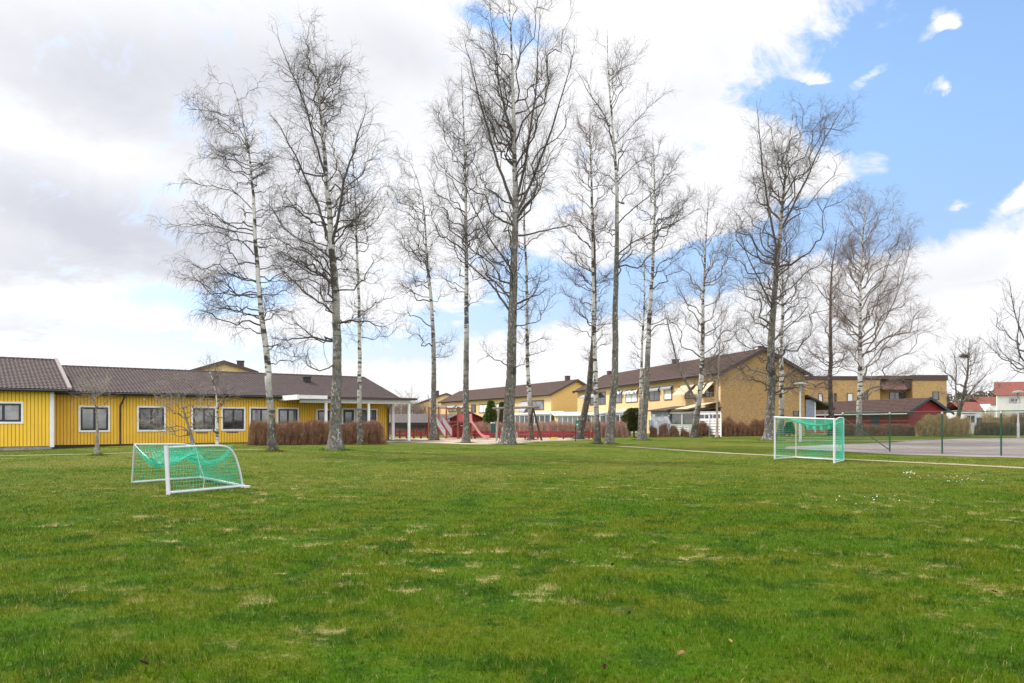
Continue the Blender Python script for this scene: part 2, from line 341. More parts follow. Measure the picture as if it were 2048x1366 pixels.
_, path_l = ribbon('gravel_path', [(-260, 921), (-100, 916), (0, 912.5), (100, 910), (195, 908.5), (300, 905), (400, 902), (470, 900), (545, 899)], .34, M_PATH, seed=5)
_, path_f = ribbon('gravel_path', [(1560, 880.5), (1700, 882.5), (1800, 882), (1860, 880)], .9, M_PATH, seed=6)
cA, cB = sheet('sports_court', [(1575, 893.5), (1680, 889), (1780, 885), (1850, 881), (1920, 877.5), (2048, 876), (2500, 874)],
      [(1568, 897.2), (1640, 900.5), (1700, 904), (1790, 909), (1900, 912.5), (2048, 916), (2500, 930)], M_ASPH, .010)
sA, sB = sheet('playground_sand', [(740, 876), (860, 876), (980, 875.5), (1100, 875.5), (1185, 877)], [(740, 886), (800, 884.5), (860, 886), (930, 889), (1010, 889), (1085, 883), (1185, 879.5)], M_SAND, .014, seed=8)
M_PAVE = mat('entrance_paving', (.22, .20, .18), .95, var=.4, vscale=2)

# grass: short blades, thick near the camera, coarser with distance
def blades(n, y0, y1, seed, hmin, hmax, wk, col, fall):
    rg = np.random.default_rng(seed)
    yy = np.linspace(y0, y1, 400); wgt = (1.55*yy+5)/(1+(yy/fall)**2); cdf = np.cumsum(wgt); cdf /= cdf[-1]
    y = np.interp(rg.random(n), cdf, yy); x = (rg.random(n)-.5)*(1.55*y+5)
    # keep blades off hard surfaces
    keep = np.ones(n, bool)
    for pth, hw in ((path_r, .27), (path_l, .17), (path_f, .4)):
        o_ = np.argsort(pth[:, 0]); yc = np.interp(x, pth[o_, 0], pth[o_, 1], left=-99, right=-99); slope = 1.25
        keep &= np.abs(y-yc) > hw*slope-.05+rg.random(n)*.22
    for A, B in ((cA, cB), (sA, sB)):
        oa, ob_ = np.argsort(A[:, 0]), np.argsort(B[:, 0])
        ya = np.interp(x, A[oa, 0], A[oa, 1], left=-1e3, right=-1e3); yb = np.interp(x, B[ob_, 0], B[ob_, 1], left=1e3, right=1e3)
        keep &= ~((y < ya-.05) & (y > yb+.05))
    x, y = x[keep], y[keep]; n = len(x)
    # patches of longer and shorter grass
    ph = np.sin(x*1.7+np.sin(y*1.3)*1.5)*np.sin(y*1.9+np.sin(x*.9)*2)+.6*np.sin(x*4.1+y*2.2)*np.sin(y*3.7-x)
    h = (hmin+(hmax-hmin)*rg.random(n))*(1+.28*ph)*np.clip(1.12-y/55, .38, 1)
    wd = wk*np.maximum(1, y/5.5)**.85*(.6+.8*rg.random(n)); az = rg.random(n)*2*math.pi; lean = (.15+.75*rg.random(n))*h; la = rg.random(n)*2*math.pi
    z = gz(x, y)-.004; base = np.stack([x, y, z], 1); side = np.stack([np.cos(az), np.sin(az), np.zeros(n)], 1)*wd[:, None]/2
    ld = np.stack([np.cos(la)*lean, np.sin(la)*lean, np.zeros(n)], 1)
    mid = base+ld*.35+np.array([0, 0, 1])*(h*.6)[:, None]; tip = base+ld+np.array([0, 0, 1])*(h*.95)[:, None]
    V = np.stack([base-side, base+side, mid+side*.75, mid-side*.75, tip], 1)
    b0 = np.arange(n)*5
    mb = MB(); mb.add(V, np.stack([b0, b0+1, b0+2, b0+3], 1)); mb.V.append(np.zeros((0, 3))); mb.Fc.append(np.stack([b0+3, b0+2, b0+4], 1)); mb.mi.append(0)
    return mb
gb = blades(680000, 2.6, 46, 11, .020, .054, .0044, None, 5.5)
tag(gb.build('grass', G_BLADE), 'short patchy spring grass covering the lawn', 'grass', kind='stuff')
# ================================================================ BUILDINGS
M_YEL = mat('yellow_boards', (.84, .51, .040), .6, col2=(.72, .42, .032), vscale=1.3, stretch=(1, 1, .5), detail=6)
M_YEL2 = mat('yellow_boards_painted_sun', (.90, .58, .040), .6, col2=(.82, .51, .034), vscale=1.3, stretch=(1, 1, .5))  # lighter copy of the boards, with sunlight put into the colour
M_WHITE = mat('white_paint', (.78, .78, .80), .5, var=.06, vscale=3)
M_BLACK = mat('black_trim', (.012, .012, .014), .5)
M_SASH = mat('dark_sash', (.012, .012, .020), .4)
M_TILE = mat('roof_tiles', (.088, .066, .068), .75, col2=(.055, .040, .042), vscale=3.5, detail=6, spec=.2)
M_TILE2 = mat('roof_tiles_brown', (.088, .057, .050), .8, col2=(.052, .034, .031), vscale=3, detail=8, spec=.2)
M_FASC = mat('brown_fascia', (.060, .034, .032), .6)
M_CONC = mat('foundation', (.30, .30, .29), .9, var=.3, vscale=4)
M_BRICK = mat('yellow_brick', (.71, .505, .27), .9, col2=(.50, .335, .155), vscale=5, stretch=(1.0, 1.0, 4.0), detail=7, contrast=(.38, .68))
M_BRICK2 = mat('ochre_shaded_brick', (.54, .355, .155), .9, col2=(.30, .185, .078), vscale=4.5, stretch=(1.0, 1.0, 4.2), detail=8, contrast=(.36, .66))  # ochre brick; on rowhouse gables its darker tone is painted-in shade
M_BRN = mat('brown_window_frame', (.075, .042, .036), .5)
M_GREYB = mat('blue_grey_cladding', (.26, .29, .36), .7, var=.15)
M_RED = mat('falu_red', (.25, .018, .022), .8, col2=(.18, .014, .017), vscale=2, stretch=(2, 2, .4))
M_AWN = mat('cream_awning', (.60, .48, .31), .8, var=.08)
M_AWNG = mat('grey_awning', (.30, .31, .34), .8, var=.1)
M_METAL = mat('galvanised', (.42, .43, .44), .45, var=.15, metal=.3)
M_REDTILE = mat('red_roof_tiles', (.235, .075, .055), .8, col2=(.16, .052, .04), vscale=4)
M_CURT = mat('white_curtain', (.70, .71, .74), .9, var=.1)
def glass(name, c1, c2, rough=.06, vs=.8):
    return mat(name, c1, rough, col2=c2, vscale=vs, spec=.9, contrast=(.44, .56))
M_GL = glass('window_glass', (.045, .05, .055), (.16, .165, .18))
M_GLD = glass('dark_glass', (.015, .018, .022), (.06, .065, .07))
M_GLC = glass('curtained_glass', (.14, .145, .155), (.24, .245, .26))

def tiles(mb, fr, a0, a1, b0, z0, b1, z1, tw=.20, row=.30, res=6, amp=.018, step=.026):
    """one roof slope, from the eave (b0, z0) to the ridge (b1, z1), with rolls and stepped courses"""
    L = math.hypot(b1-b0, z1-z0); nr = max(2, int(round(L/row))); na = max(4, int(round((a1-a0)/tw*res)))
    a = np.linspace(a0, a1, na+1); t = []; off = []
    for i in range(nr): t += [i/nr, (i+.985)/nr]; off += [step, 0.]
    t = np.array(t); off = np.array(off); n = np.array([-(z1-z0), (b1-b0)])/L*(1 if b1 > b0 else -1)
    s = np.sin(a/tw*2*math.pi); s = np.where(s > 0, s, s*.45)*amp
    A, Tt = np.meshgrid(a, t); H = s[None]+off[:, None]
    if b1 < b0: n = np.array([(z1-z0), -(b1-b0)])/L
    V = np.stack([A, b0+(b1-b0)*Tt+n[0]*H, z0+(z1-z0)*Tt+n[1]*H], -1); id_ = np.arange(A.size).reshape(A.shape)
    mb.add(fr.pts(V), np.stack([id_[:-1, :-1], id_[:-1, 1:], id_[1:, 1:], id_[1:, :-1]], -1).reshape(-1, 4))
def slab(mb, fr, a0, a1, b0, z0, b1, z1, th=.08):
    A = [fr.p(a0, b0, z0), fr.p(a0, b1, z1), fr.p(a0, b1, z1-th), fr.p(a0, b0, z0-th)]; B = [fr.p(a1, b0, z0), fr.p(a1, b1, z1), fr.p(a1, b1, z1-th), fr.p(a1, b0, z0-th)]
    mb.prism(A, B)
def gable_walls(mb, fr, a0, a1, b0, b1, z0, ze, zr, bm=None, th=.2):
    """four walls of a gable-roofed volume, ridge along a"""
    if bm is None: bm = (b0+b1)/2
    prof = [(b0, z0), (b1, z0), (b1, ze), (bm, zr), (b0, ze)]
    mb.prism([fr.p(a0, b, z) for b, z in prof], [fr.p(a1, b, z) for b, z in prof])
def window(par, fr, a0, a1, c0, c1, b=0, out=-1, casing=M_WHITE, cw=.10, sash=M_SASH, sw=.10, mull=1, pane=M_GL, name='window', label=None, transom=None, proud=.065):
    """window on the plane b, looking towards out*e2: casing > sash > panes"""
    def bb(mb, x0, x1, z0, z1, d0, d1):
        lo, hi = sorted((b+out*d0, b+out*d1)); mb.box(fr, x0, x1, lo, hi, z0, z1)
    m = MB()
    def ring(m, x0, x1, z0, z1, w_, d0, d1):
        bb(m, x0, x1, z1-w_, z1, d0, d1); bb(m, x0, x1, z0, z0+w_, d0, d1); bb(m, x0, x0+w_, z0+w_, z1-w_, d0, d1); bb(m, x1-w_, x1, z0+w_, z1-w_, d0, d1)
    has = casing is not None
    if has: ring(m, a0, a1, c0, c1, cw, 0.0, proud)
    else: cw = 0; ring(m, a0, a1, c0, c1, sw, 0, proud)
    fo = m.build(name, casing if has else sash, par)
    if label: fo['label'] = label
    x0, x1, z0, z1 = a0+cw, a1-cw, c0+cw, c1-cw
    if has:
        s = MB(); ring(s, x0, x1, z0, z1, sw, 0, proud*.7)
    else: s = MB()
    iw = (x1-x0-2*sw)
    for k in range(mull):
        xm = x0+sw+iw*(k+1)/(mull+1); bb(s, xm-sw*.6, xm+sw*.6, z0+sw, z1-sw, 0, proud*.65)
        if not has: s.build('mullion', sash, fo); s = MB()
    if transom: zt = z0+(z1-z0)*transom; bb(s, x0+sw, x1-sw, zt-.03, zt+.03, 0, proud*.6)
    if s.V: s.build('sash', sash, fo)
    p = MB(); bb(p, x0+sw*.9, x1-sw*.9, z0+sw*.9, z1-sw*.9, 0, proud*.5); p.build('pane', pane, fo)
    return fo

# ---------------------------------------------------------------- yellow long house
u_ = np.array([2081/F, 1.0]); u_ /= np.linalg.norm(u_)
D0 = 54.0; H_ = Fr(((777-CX)/F*D0, D0, EYE-35/F*D0), u_, (-u_[1], u_[0]))     # a: towards the right end, b: back, c: up from board bottom
aL = H_.a_at(111); ze = H_.z_at(0, 0, 798.4)
DEP = 10.4; OV = .55; zr = H_.z_at(H_.a_at(722, DEP/2), DEP/2, 757)
yh = thing('yellow_house', H_.p(aL/2, 0, -.3), 'long low yellow boarded house with dark tiled roof, birches and a brown hedge in front', 'house')
wb = MB(); wl_ = aL-22.0; LW = -1.75                       # left wing stands 1.75 m forward
aC = H_.a_at(106, LW)
gable_walls(wb, H_, aC-1, 0, 0, DEP, 0, ze, zr-.15)
bw = .14
M_JOINT = mat('board_joint_shade', (.42, .235, .018), .8); wb.cur = 1  # gaps coloured darker to stand in for shadow between the boards
for x in np.arange(aC+.03, -.02, .165): wb.box(H_, x, min(x+.128, 0), -.020, 0, .0, ze-.02)
for x in np.arange(.02, DEP, .165): wb.box(H_, 0, .020, x, x+.128, 0, ze-.02)
wb.build('wall', [M_JOINT, M_YEL], yh)
wb = MB(); gable_walls(wb, H_, wl_, aC, LW, LW+DEP+1.0, 0, ze+.05, zr+.25)
wb.cur = 1
for x in np.arange(wl_+.1, aC-.16, .165): wb.box(H_, x, x+.128, LW-.020, LW, 0, ze+.02)
o = wb.build('wall', [M_JOINT, M_YEL2], yh); o['label'] = 'yellow boarded wall of the projecting left wing, sunlight painted into its colour'
fb = MB(); fb.box(H_, wl_, aC-.04, LW+.04, 8, -.6, 0); fb.build('foundation', M_CONC, yh)
fb = MB(); fb.box(H_, aC-.04, -.04, .04, 9, -.6, 0); fb.build('foundation', M_BLACK, yh)['label'] = 'low dark plinth under the main wing'
# roofs
rb = MB(); pit = (zr-ze)/(DEP/2)
tiles(rb, H_, aC-.6, .62, -OV, ze+.06-OV*pit*.0, DEP/2, zr+.08); tiles(rb, H_, aC-.6, .62, DEP+OV, ze+.06, DEP/2, zr+.08)
rb.build('roof', M_TILE, yh, smooth=False)
rb = MB(); zrw = H_.z_at(H_.a_at(95, LW+5.2), LW+5.2, 719); b2 = LW+5.4
tiles(rb, H_, wl_, aC+.62, LW-OV, ze+.10, b2, zrw); tiles(rb, H_, wl_, aC+.62, LW+10.8+OV, ze+.10, b2, zrw)
o = rb.build('roof', M_TILE, yh); o['label'] = 'tiled roof of the projecting left wing, slightly higher'
# ridge caps
for (x0, x1, bm, zz_) in ((aC-.2, .62, DEP/2, zr+.10), (wl_, aC+.62, b2, zrw+.02)):
    m = MB(); xs_ = np.arange(x0, x1, .38)
    for x in xs_:
        pr = [(bm+.13*math.cos(t), zz_-.03+.09*math.sin(t)) for t in np.linspace(0, math.pi, 7)]
        m.prism([H_.p(x, p_, q) for p_, q in pr], [H_.p(min(x+.40, x1), bm+(p_-bm)*.86, q-.012) for p_, q in pr])
    m.build('ridge_tiles', M_TILE, yh)
# verge boards, fascia, soffit, gutter
for s0, s1, z0_, z1_ in ((-OV, DEP/2, ze+.05, zr+.09), (DEP+OV, DEP/2, ze+.05, zr+.09)): m = MB(); slab(m, H_, .62, .66, s0, z0_+.05, s1, z1_+.05, .24); m.build('verge_board', M_FASC, yh)
m = MB(); slab(m, H_, aC+.62, aC+.80, LW-OV-.03, ze+.20, b2, zrw+.12, .10); m.build('verge_capping', mat('pale_verge', (.23, .195, .20), .6, var=.1), yh); m = MB(); slab(m, H_, aC+.62, aC+.80, LW+10.8+OV, ze+.20, b2, zrw+.12, .10)
m.build('verge_capping', mat('pale_verge', (.34, .29, .30), .5, var=.1), yh)
m = MB(); m.box(H_, aC+.02, .60, -OV+.01, -.0, ze-.10, ze-.02); m.box(H_, aC+.02, .60, -OV-.03, -OV+.01, ze-.12, ze+.05); m.box(H_, wl_, aC+.6, LW-OV+.01, LW, ze-.04, ze+.02); m.box(H_, wl_, aC+.6, LW-OV-.03, LW-OV+.01, ze-.06, ze+.09)
m.build('eaves_board', M_BLACK, yh)
m = MB(); m.rod(H_.p(aC+.1, -OV-.08, ze-.02), H_.p(.6, -OV-.08, ze-.03), .06); m.build('gutter', M_BLACK, yh, smooth=True); m = MB(); m.rod(H_.p(wl_, LW-OV-.08, ze+.02), H_.p(aC+.6, LW-OV-.08, ze+.01), .06); m.build('gutter', M_BLACK, yh, smooth=True)
def downpipe(a, b, zt, bt):
    m = MB(); m.tubes(np.array([H_.p(a+.18, b-OV+.05, zt), H_.p(a+.12, b-OV+.08, zt-.2), H_.p(a, b-.09, zt-.62), H_.p(a, b-.09, .3), H_.p(a, b-.12, -.05)]), .05, 8); m.build('downpipe', M_FASC, yh, smooth=True)
downpipe(H_.a_at(240), 0, ze-.08, 0); downpipe(-.06, 0, ze-.05, 0)
m = MB(); m.box(H_, aC-.16, aC+.02, LW-.05, LW+.0, -.06, ze); m.box(H_, aC, aC+.05, LW-.05, LW+.14, -.06, ze); m.build('corner_board', M_WHITE, yh)
m = MB(); m.box(H_, aC, aC+.05, LW+.14, -.03, 0, ze); m.build('return_wall', M_YEL, yh)
def ywin(x0, x1, y0, y1, b=0, mull=1, pane=M_GL, **k):
    a0, a1 = H_.a_at(x0, b), H_.a_at(x1, b); am = (a0+a1)/2; window(yh, H_, a0, a1, H_.z_at(am, b, y1), H_.z_at(am, b, y0), b=b, mull=mull, pane=pane, **k)
ywin(156.6, 220, 811, 864, pane=M_GLC); ywin(273.5, 331.4, 812, 863, mull=1, pane=M_GLD); ywin(382, 433, 813, 862, pane=M_GL); ywin(441.8, 490.6, 814, 861.5, pane=M_GLD)
ywin(498, 545, 814, 858, pane=M_GLC); ywin(552.9, 597.5, 815, 857.5, pane=M_GLC); ywin(632, 681, 818, 856, pane=M_GLD); ywin(712, 754.5, 817, 855, pane=M_GL)
ywin(683, 710, 816.5, 882, mull=0, pane=M_GLD, name='entrance_door', label='dark glazed entrance door under the canopy', sw=.16)
ywin(-34, 46.5, 803, 847.5, b=LW, mull=1, pane=M_GLC)
m = MB(); m.box(H_, wl_+1, wl_+1.02, LW-.03, LW, .5, .52)
for px_, py_ in ((392, 865.5), (452, 864.5)):
    a = H_.a_at(px_+12); z_ = H_.z_at(a, 0, py_); m = MB(); m.box(H_, a-.35, a+.35, -.045, 0, z_-.03, z_+.03); m.build('vent_slot', M_FASC, yh)
a = H_.a_at(288); m = MB(); m.box(H_, a-.06, a+.06, -.10, 0, 2.5, 2.62); m.build('outdoor_lamp', M_WHITE, yh)
# roof hatch / dark vent cowl on the roof
def roofpt(px, py, b): a = H_.a_at(px, b); return a
a = H_.a_at(614, 3.2); m = MB(); z_ = ze+.1+pit*3.2+.25; m.box(H_, a-.2, a+.2, 3.0, 3.4, z_-.35, z_+.10); m.box(H_, a-.27, a+.27, 2.93, 3.47, z_+.10, z_+.16); m.build('vent_cowl', M_BLACK, yh)
# canopy by the entrance
cA0 = H_.a_at(647, -3.0); cA1 = H_.a_at(835, -3.1)
m = MB(); m.box(H_, cA0-1.6, cA1, -3.1, .5, 2.72, 2.86); m.build('canopy_roof', M_FASC, yh)
m = MB(); m.box(H_, cA0-1.615, cA0+.2, -3.16, -3.11, 2.68, 2.90); m.box(H_, cA0-1.75, cA0-1.62, -3.16, 0, 2.62, 2.92); m.build('canopy_fascia', M_WHITE, yh)
m = MB(); m.box(H_, cA0-1.4, cA1-.35, -2.78, -2.62, 2.45, 2.719); m.box(H_, cA1-.9, cA1-.76, -2.6, 0, 2.47, 2.715); m.build('canopy_beam', mat('pale_grey_paint', (.56, .57, .58), .6, var=.08), yh)
for x in (651.7, 737, 817.7):
    a = H_.a_at(x, -2.7); m = MB(); m.box(H_, a-.075, a+.075, -2.775, -2.625, -.2, 2.45); m.build('canopy_post', M_WHITE, yh)
a = H_.a_at(785.5, -.4); m = MB(); m.box(H_, a-.09, a+.09, -.5, -.32, -.1, 2.5); m.build('canopy_post', M_WHITE, yh)
# paving in front of the entrance
m = MB(); pv = np.array([H_.p(a, b, 0) for a, b in ((-1.2, -3.6), (1.3, -3.4), (1.3, -.2), (-1.2, -.2))]); pv[:, 2] = gz(pv[:, 0], pv[:, 1])+.03; m.poly(pv); struct(m.build('entrance_paving', M_PAVE))

# ---------------------------------------------------------------- brick rowhouses
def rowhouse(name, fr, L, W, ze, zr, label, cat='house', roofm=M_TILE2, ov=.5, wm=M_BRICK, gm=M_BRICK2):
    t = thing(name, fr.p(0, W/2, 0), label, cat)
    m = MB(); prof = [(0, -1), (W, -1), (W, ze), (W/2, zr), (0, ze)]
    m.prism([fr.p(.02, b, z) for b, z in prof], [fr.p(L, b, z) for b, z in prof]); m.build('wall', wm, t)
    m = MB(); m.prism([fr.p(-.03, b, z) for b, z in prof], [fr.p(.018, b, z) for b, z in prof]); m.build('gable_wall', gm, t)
    m = MB(); p = (zr-ze)/(W/2)
    tiles(m, fr, -.45, L+.45, -ov, ze-ov*p+.22, W/2, zr+.22, tw=.34, row=.45, res=4, amp=.022, step=.03); tiles(m, fr, -.45, L+.45, W+ov, ze-ov*p+.22, W/2, zr+.22, tw=.34, row=.45, res=4, amp=.022, step=.03)
    m.build('roof', roofm, t)
    for e in (-.47, L+.45):
        m = MB(); slab(m, fr, e, e+.04, -ov-.05, ze-ov*p+.26, W/2, zr+.27, .34); slab(m, fr, e, e+.04, W+ov+.05, ze-ov*p+.26, W/2, zr+.27, .34); m.build('verge_board', M_FASC, t)
    m = MB(); m.box(fr, -.4, L+.4, -ov+.0, 0, ze-.12, ze-.06); m.box(fr, -.4, L+.4, -ov-.04, -ov, ze-.20, ze+.06); m.rod(fr.p(-.42, -ov-.1, ze+.02), fr.p(L+.42, -ov-.1, ze+.02), .07); m.build('gutter', M_FASC, t)
    return t
def chimney(t, fr, a, b, z0, z1, s=.35, nm='chimney'):
    m = MB(); m.box(fr, a-s, a+s, b-s, b+s, z0, z1); m.box(fr, a-s-.06, a+s+.06, b-s-.06, b+s+.06, z1, z1+.08); m.build(nm, M_FASC, t)
def facwin(t, fr, x0, x1, y0, y1, b=0, casing=None, sash=M_BRN, sw=.09, **k):
    a0, a1 = sorted((fr.a_at(x0, b), fr.a_at(x1, b))); am = (a0+a1)/2
    return window(t, fr, a0, a1, fr.z_at(am, b, y1), fr.z_at(am, b, y0), b=b, casing=casing, sash=sash, sw=sw, **k)
def awning(t, fr, x0, x1, ytop, drop, outw, m_, b=0, scal=True, valance=.18):
    a0, a1 = sorted((fr.a_at(x0, b), fr.a_at(x1, b))); zt = fr.z_at((a0+a1)/2, b, ytop); m = MB(); slab(m, fr, a0-.1, a1+.1, b-outw, zt-drop, b-.01, zt, .03)
    for i in range(int((a1-a0+.2)/.2)): x = a0-.1+i*.2; m.box(fr, x, x+.17, b-outw-.02, b-outw, zt-drop-valance, zt-drop-.03)
    m.build('awning', m_, t)
    for a_ in (a0, a1): r = MB(); r.rod(fr.p(a_, b-.02, zt-drop-.1), fr.p(a_, b-outw, zt-drop-.03), .02); r.build('awning_arm', M_METAL, t)

DE = 69.0; e1 = np.array([-369/F, 1.]); e1 /= np.linalg.norm(e1)
E_ = Fr(((1441-CX)/F*DE, DE, .30), e1, (e1[1], -e1[0]))
zeE = E_.z_at(0, 0, 747)
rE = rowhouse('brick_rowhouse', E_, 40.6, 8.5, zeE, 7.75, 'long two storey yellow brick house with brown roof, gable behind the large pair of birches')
for px_, s in ((1221, .4), (1351, .3), (1522, .2)):
    a = E_.a_at(px_, 4.25); chimney(rE, E_, a, 4.25, 7.2, 8.3 if s > .25 else 8.1, s)
for x0, x1, y0, y1, pane, ml in ((1181, 1211.5, 785, 810, M_GLD, 2), (1231.7, 1244.5, 781, 806, M_GL, 0), (1252, 1275, 779, 805, M_CURT, 1), (1298.5, 1319.4, 776, 801.5, M_GLD, 1), (1328.5, 1344.4, 773, 800, M_CURT, 0), (1370, 1388.7, 777, 797, M_GLD, 1), (1403, 1428, 772, 794, M_GLD, 2)):
    facwin(rE, E_, x0, x1, y0, y1, pane=pane, mull=ml)
M_STRIPE = mat('striped_awning', (.75, .75, .72), .8, col2=(.12, .13, .15), vscale=5, stretch=(1, 1, .05), contrast=(.49, .51), detail=0)
awning(rE, E_, 1168, 1200, 786, .5, .7, M_AWNG); awning(rE, E_, 1230, 1246, 780, .35, .35, M_STRIPE); awning(rE, E_, 1250, 1277, 779, .35, .35, M_STRIPE)
awning(rE, E_, 1297, 1320, 774, .3, .3, M_AWNG); awning(rE, E_, 1326, 1346, 771, .25, .35, M_AWNG)
awning(rE, E_, 1366, 1390, 768, 1.0, 1.1, M_AWN); awning(rE, E_, 1402, 1430, 762, 1.05, 1.1, M_AWN)
m = MB(); a0, a1 = E_.a_at(1290), E_.a_at(1160); m.box(E_, a0, a1, -.06, 0, E_.z_at(a0, 0, 823)-.0, E_.z_at(a0, 0, 821)+.1); m.build('string_course', M_FASC, rE)
# glazed verandas and the grey patio room along the garden side (parts of the house)
def veranda(x0, x1, dep, ztop, mats, n, par, fr, roof=M_FASC, base=.5, nm='veranda', slope=.35, pane=M_GLC):
    a0, a1 = sorted((fr.a_at(x0, -dep), fr.a_at(x1, -dep)))
    m = MB()
    for i in range(n+1):
        x = a0+(a1-a0)*i/n; m.box(fr, x-.06, x+.06, -dep-.06, -dep+.06, -.3, ztop)
    for i in range(3):
        y = -dep*i/3; m.box(fr, a0-.06, a0+.06, y-.06, y+.06 if i else 0, -.3, ztop)
    m.box(fr, a0-.1, a1+.1, -dep-.08, -dep+.08, ztop, ztop+.18); m.box(fr, a0-.1, a0+.08, -dep+.08, -.02, ztop, ztop+.18); m.box(fr, a0, a1, -dep-.04, -dep+.04, base-.08, base)
    v = m.build(nm, mats, par)
    m = MB(); m.box(fr, a0+.05, a1-.05, -dep-.02, -dep+.02, -.3, base-.08); m.box(fr, a0-.02, a0+.02, -dep+.05, -.05, -.3, base); m.build('parapet', mats, v)
    m = MB(); m.box(fr, a0+.05, a1-.05, -dep-.015, -dep+.015, base, ztop); m.box(fr, a0-.015, a0+.015, -dep+.05, -.05, base, ztop); m.build('pane', pane, v)
    m = MB(); slab(m, fr, a0-.2, a1+.2, -dep-.25, ztop+.28, 0, ztop+.28+slope, .09); m.build('veranda_roof', roof, v)
    return v
veranda(1160, 1200, 2.2, 2.0, M_WHITE, 5, rE, E_, roof=M_WHITE, pane=M_GLC); veranda(1204, 1250, 1.6, 2.1, M_WHITE, 5, rE, E_, roof=mat('grey_roof_sheet', (.38, .39, .42), .5), pane=M_GL)
# grey clad room
a0, a1 = sorted((E_.a_at(1337, -2.6), E_.a_at(1303, -2.6))); m = MB(); m.box(E_, a0, a1, -2.6, -.01, -.3, 2.35)
for z in np.arange(0, 2.3, .16): m.box(E_, a0, a1, -2.625, -2.6, z, z+.12); m.box(E_, a0-.02, a0, -2.6, 0, z, z+.12)
g_ = m.build('patio_room', M_GREYB, rE); m = MB(); slab(m, E_, a0-.6, a1+.3, -3.0, 2.42, 0, 2.85, .12); m.build('veranda_roof', M_FASC, g_)
m = MB(); m.box(E_, a1-.1, a1+.02, -2.68, -2.6, -.3, 2.35); m.build('corner_board', M_WHITE, g_)
v = veranda(1392, 1340, 2.4, 2.02, M_WHITE, 2, rE, E_, roof=M_FASC, base=.95, pane=M_GLD, slope=.3)
a0, a1 = sorted((E_.a_at(1356, -2.9), E_.a_at(1431, -2.9))); m = MB(); slab(m, E_, max(.15, a0-.2), a1+.2, -3.1, 2.46, -.02, 3.12, .05)
m.build('awning', M_AWN, rE)['label'] = 'wide cream patio awning at ground level'
# white board screen beside the patio
a0, a1 = E_.a_at(1443, -2.2), E_.a_at(1398, -2.2)
ws = thing('slat_screen', E_.p((a0+a1)/2, -2.2, 0), 'white horizontal board screen by the patio, left of the brick gable', 'fence'); m = MB()
for z in np.arange(.15, 1.5, .24): m.box(E_, min(a0, a1), max(a0, a1), -2.22, -2.18, z, z+.19)
m.build('boards', M_WHITE, ws)
for x in np.linspace(min(a0, a1), max(a0, a1), 3): m = MB(); m.box(E_, x-.05, x+.05, -2.30, -2.222, -.1, 2.0); m.build('post', M_WHITE, ws)
m = MB(); m.box(E_, min(a0, a1), max(a0, a1), -2.29, -2.23, 1.92, 2.0) if False else m.box(E_, min(a0, a1), max(a0, a1), -2.215, -2.185, 1.9, 2.0); m.build('rail', M_WHITE, ws)
a0, a1 = sorted((E_.a_at(1392, -3.6), E_.a_at(1340, -3.6)))
pf = thing('patio_fence', E_.p((a0+a1)/2, -3.6, 0), 'low grey green board fence behind small red bushes at the patio', 'fence'); m = MB()
M_GGRN = mat('grey_green_paint', (.33, .37, .35), .8, var=.2)
for z in np.arange(.08, .9, .2): m.box(E_, a0, a1, -3.62, -3.58, z, z+.16)
m.build('boards', M_GGRN, pf)
for x in np.linspace(a0, a1, 5): m = MB(); m.box(E_, x-.05, x+.05, -3.58, -3.5, -.1, .98); m.build('post', M_GGRN, pf)
# gable window, annex on the right
Eg = Fr(E_.o-np.array([0, 0, 0]), E_.e2[:2], E_.e1[:2])       # gable plane: a along the gable, b back
def gw(x0, x1, y0, y1): a0, a1 = Eg.a_at(x0, -.03), Eg.a_at(x1, -.03); return a0, a1, Eg.z_at(a0, 0, y1), Eg.z_at(a0, 0, y0)
window(rE, Eg, *gw(1586, 1597, 821.5, 832), b=-.03, casing=None, sash=M_BRN, sw=.05, mull=0, pane=M_GLD)
aA = 8.55; m = MB(); m.box(Eg, aA, aA+1.5, 1.2, 5, -.3, 2.6); an = m.build('porch', M_BRICK2, rE)
m = MB(); slab(m, Fr(Eg.p(0, 0, 0), Eg.e2[:2], Eg.e1[:2]), -.4, 5.2, aA+2.9, 2.55, aA-.0, 3.75, .16); m.build('porch_roof', M_FASC, an)
m = MB(); m.box(Eg, aA+.05, aA+.95, -.06, .02, .5, 3.3); m.build('porch_screen', M_GREYB, an)
m = MB(); m.box(Eg, aA+.95, aA+1.06, -.08, .04, .3, 3.1); m.build('porch_post', M_WHITE, an)
m = MB(); m.tubes(np.array([Eg.p(aA+2.8, .1, 2.6), Eg.p(aA+2.4, .4, 2.2), Eg.p(aA+2.4, .5, 0)]), .05, 6); m.build('downpipe', M_WHITE, an)

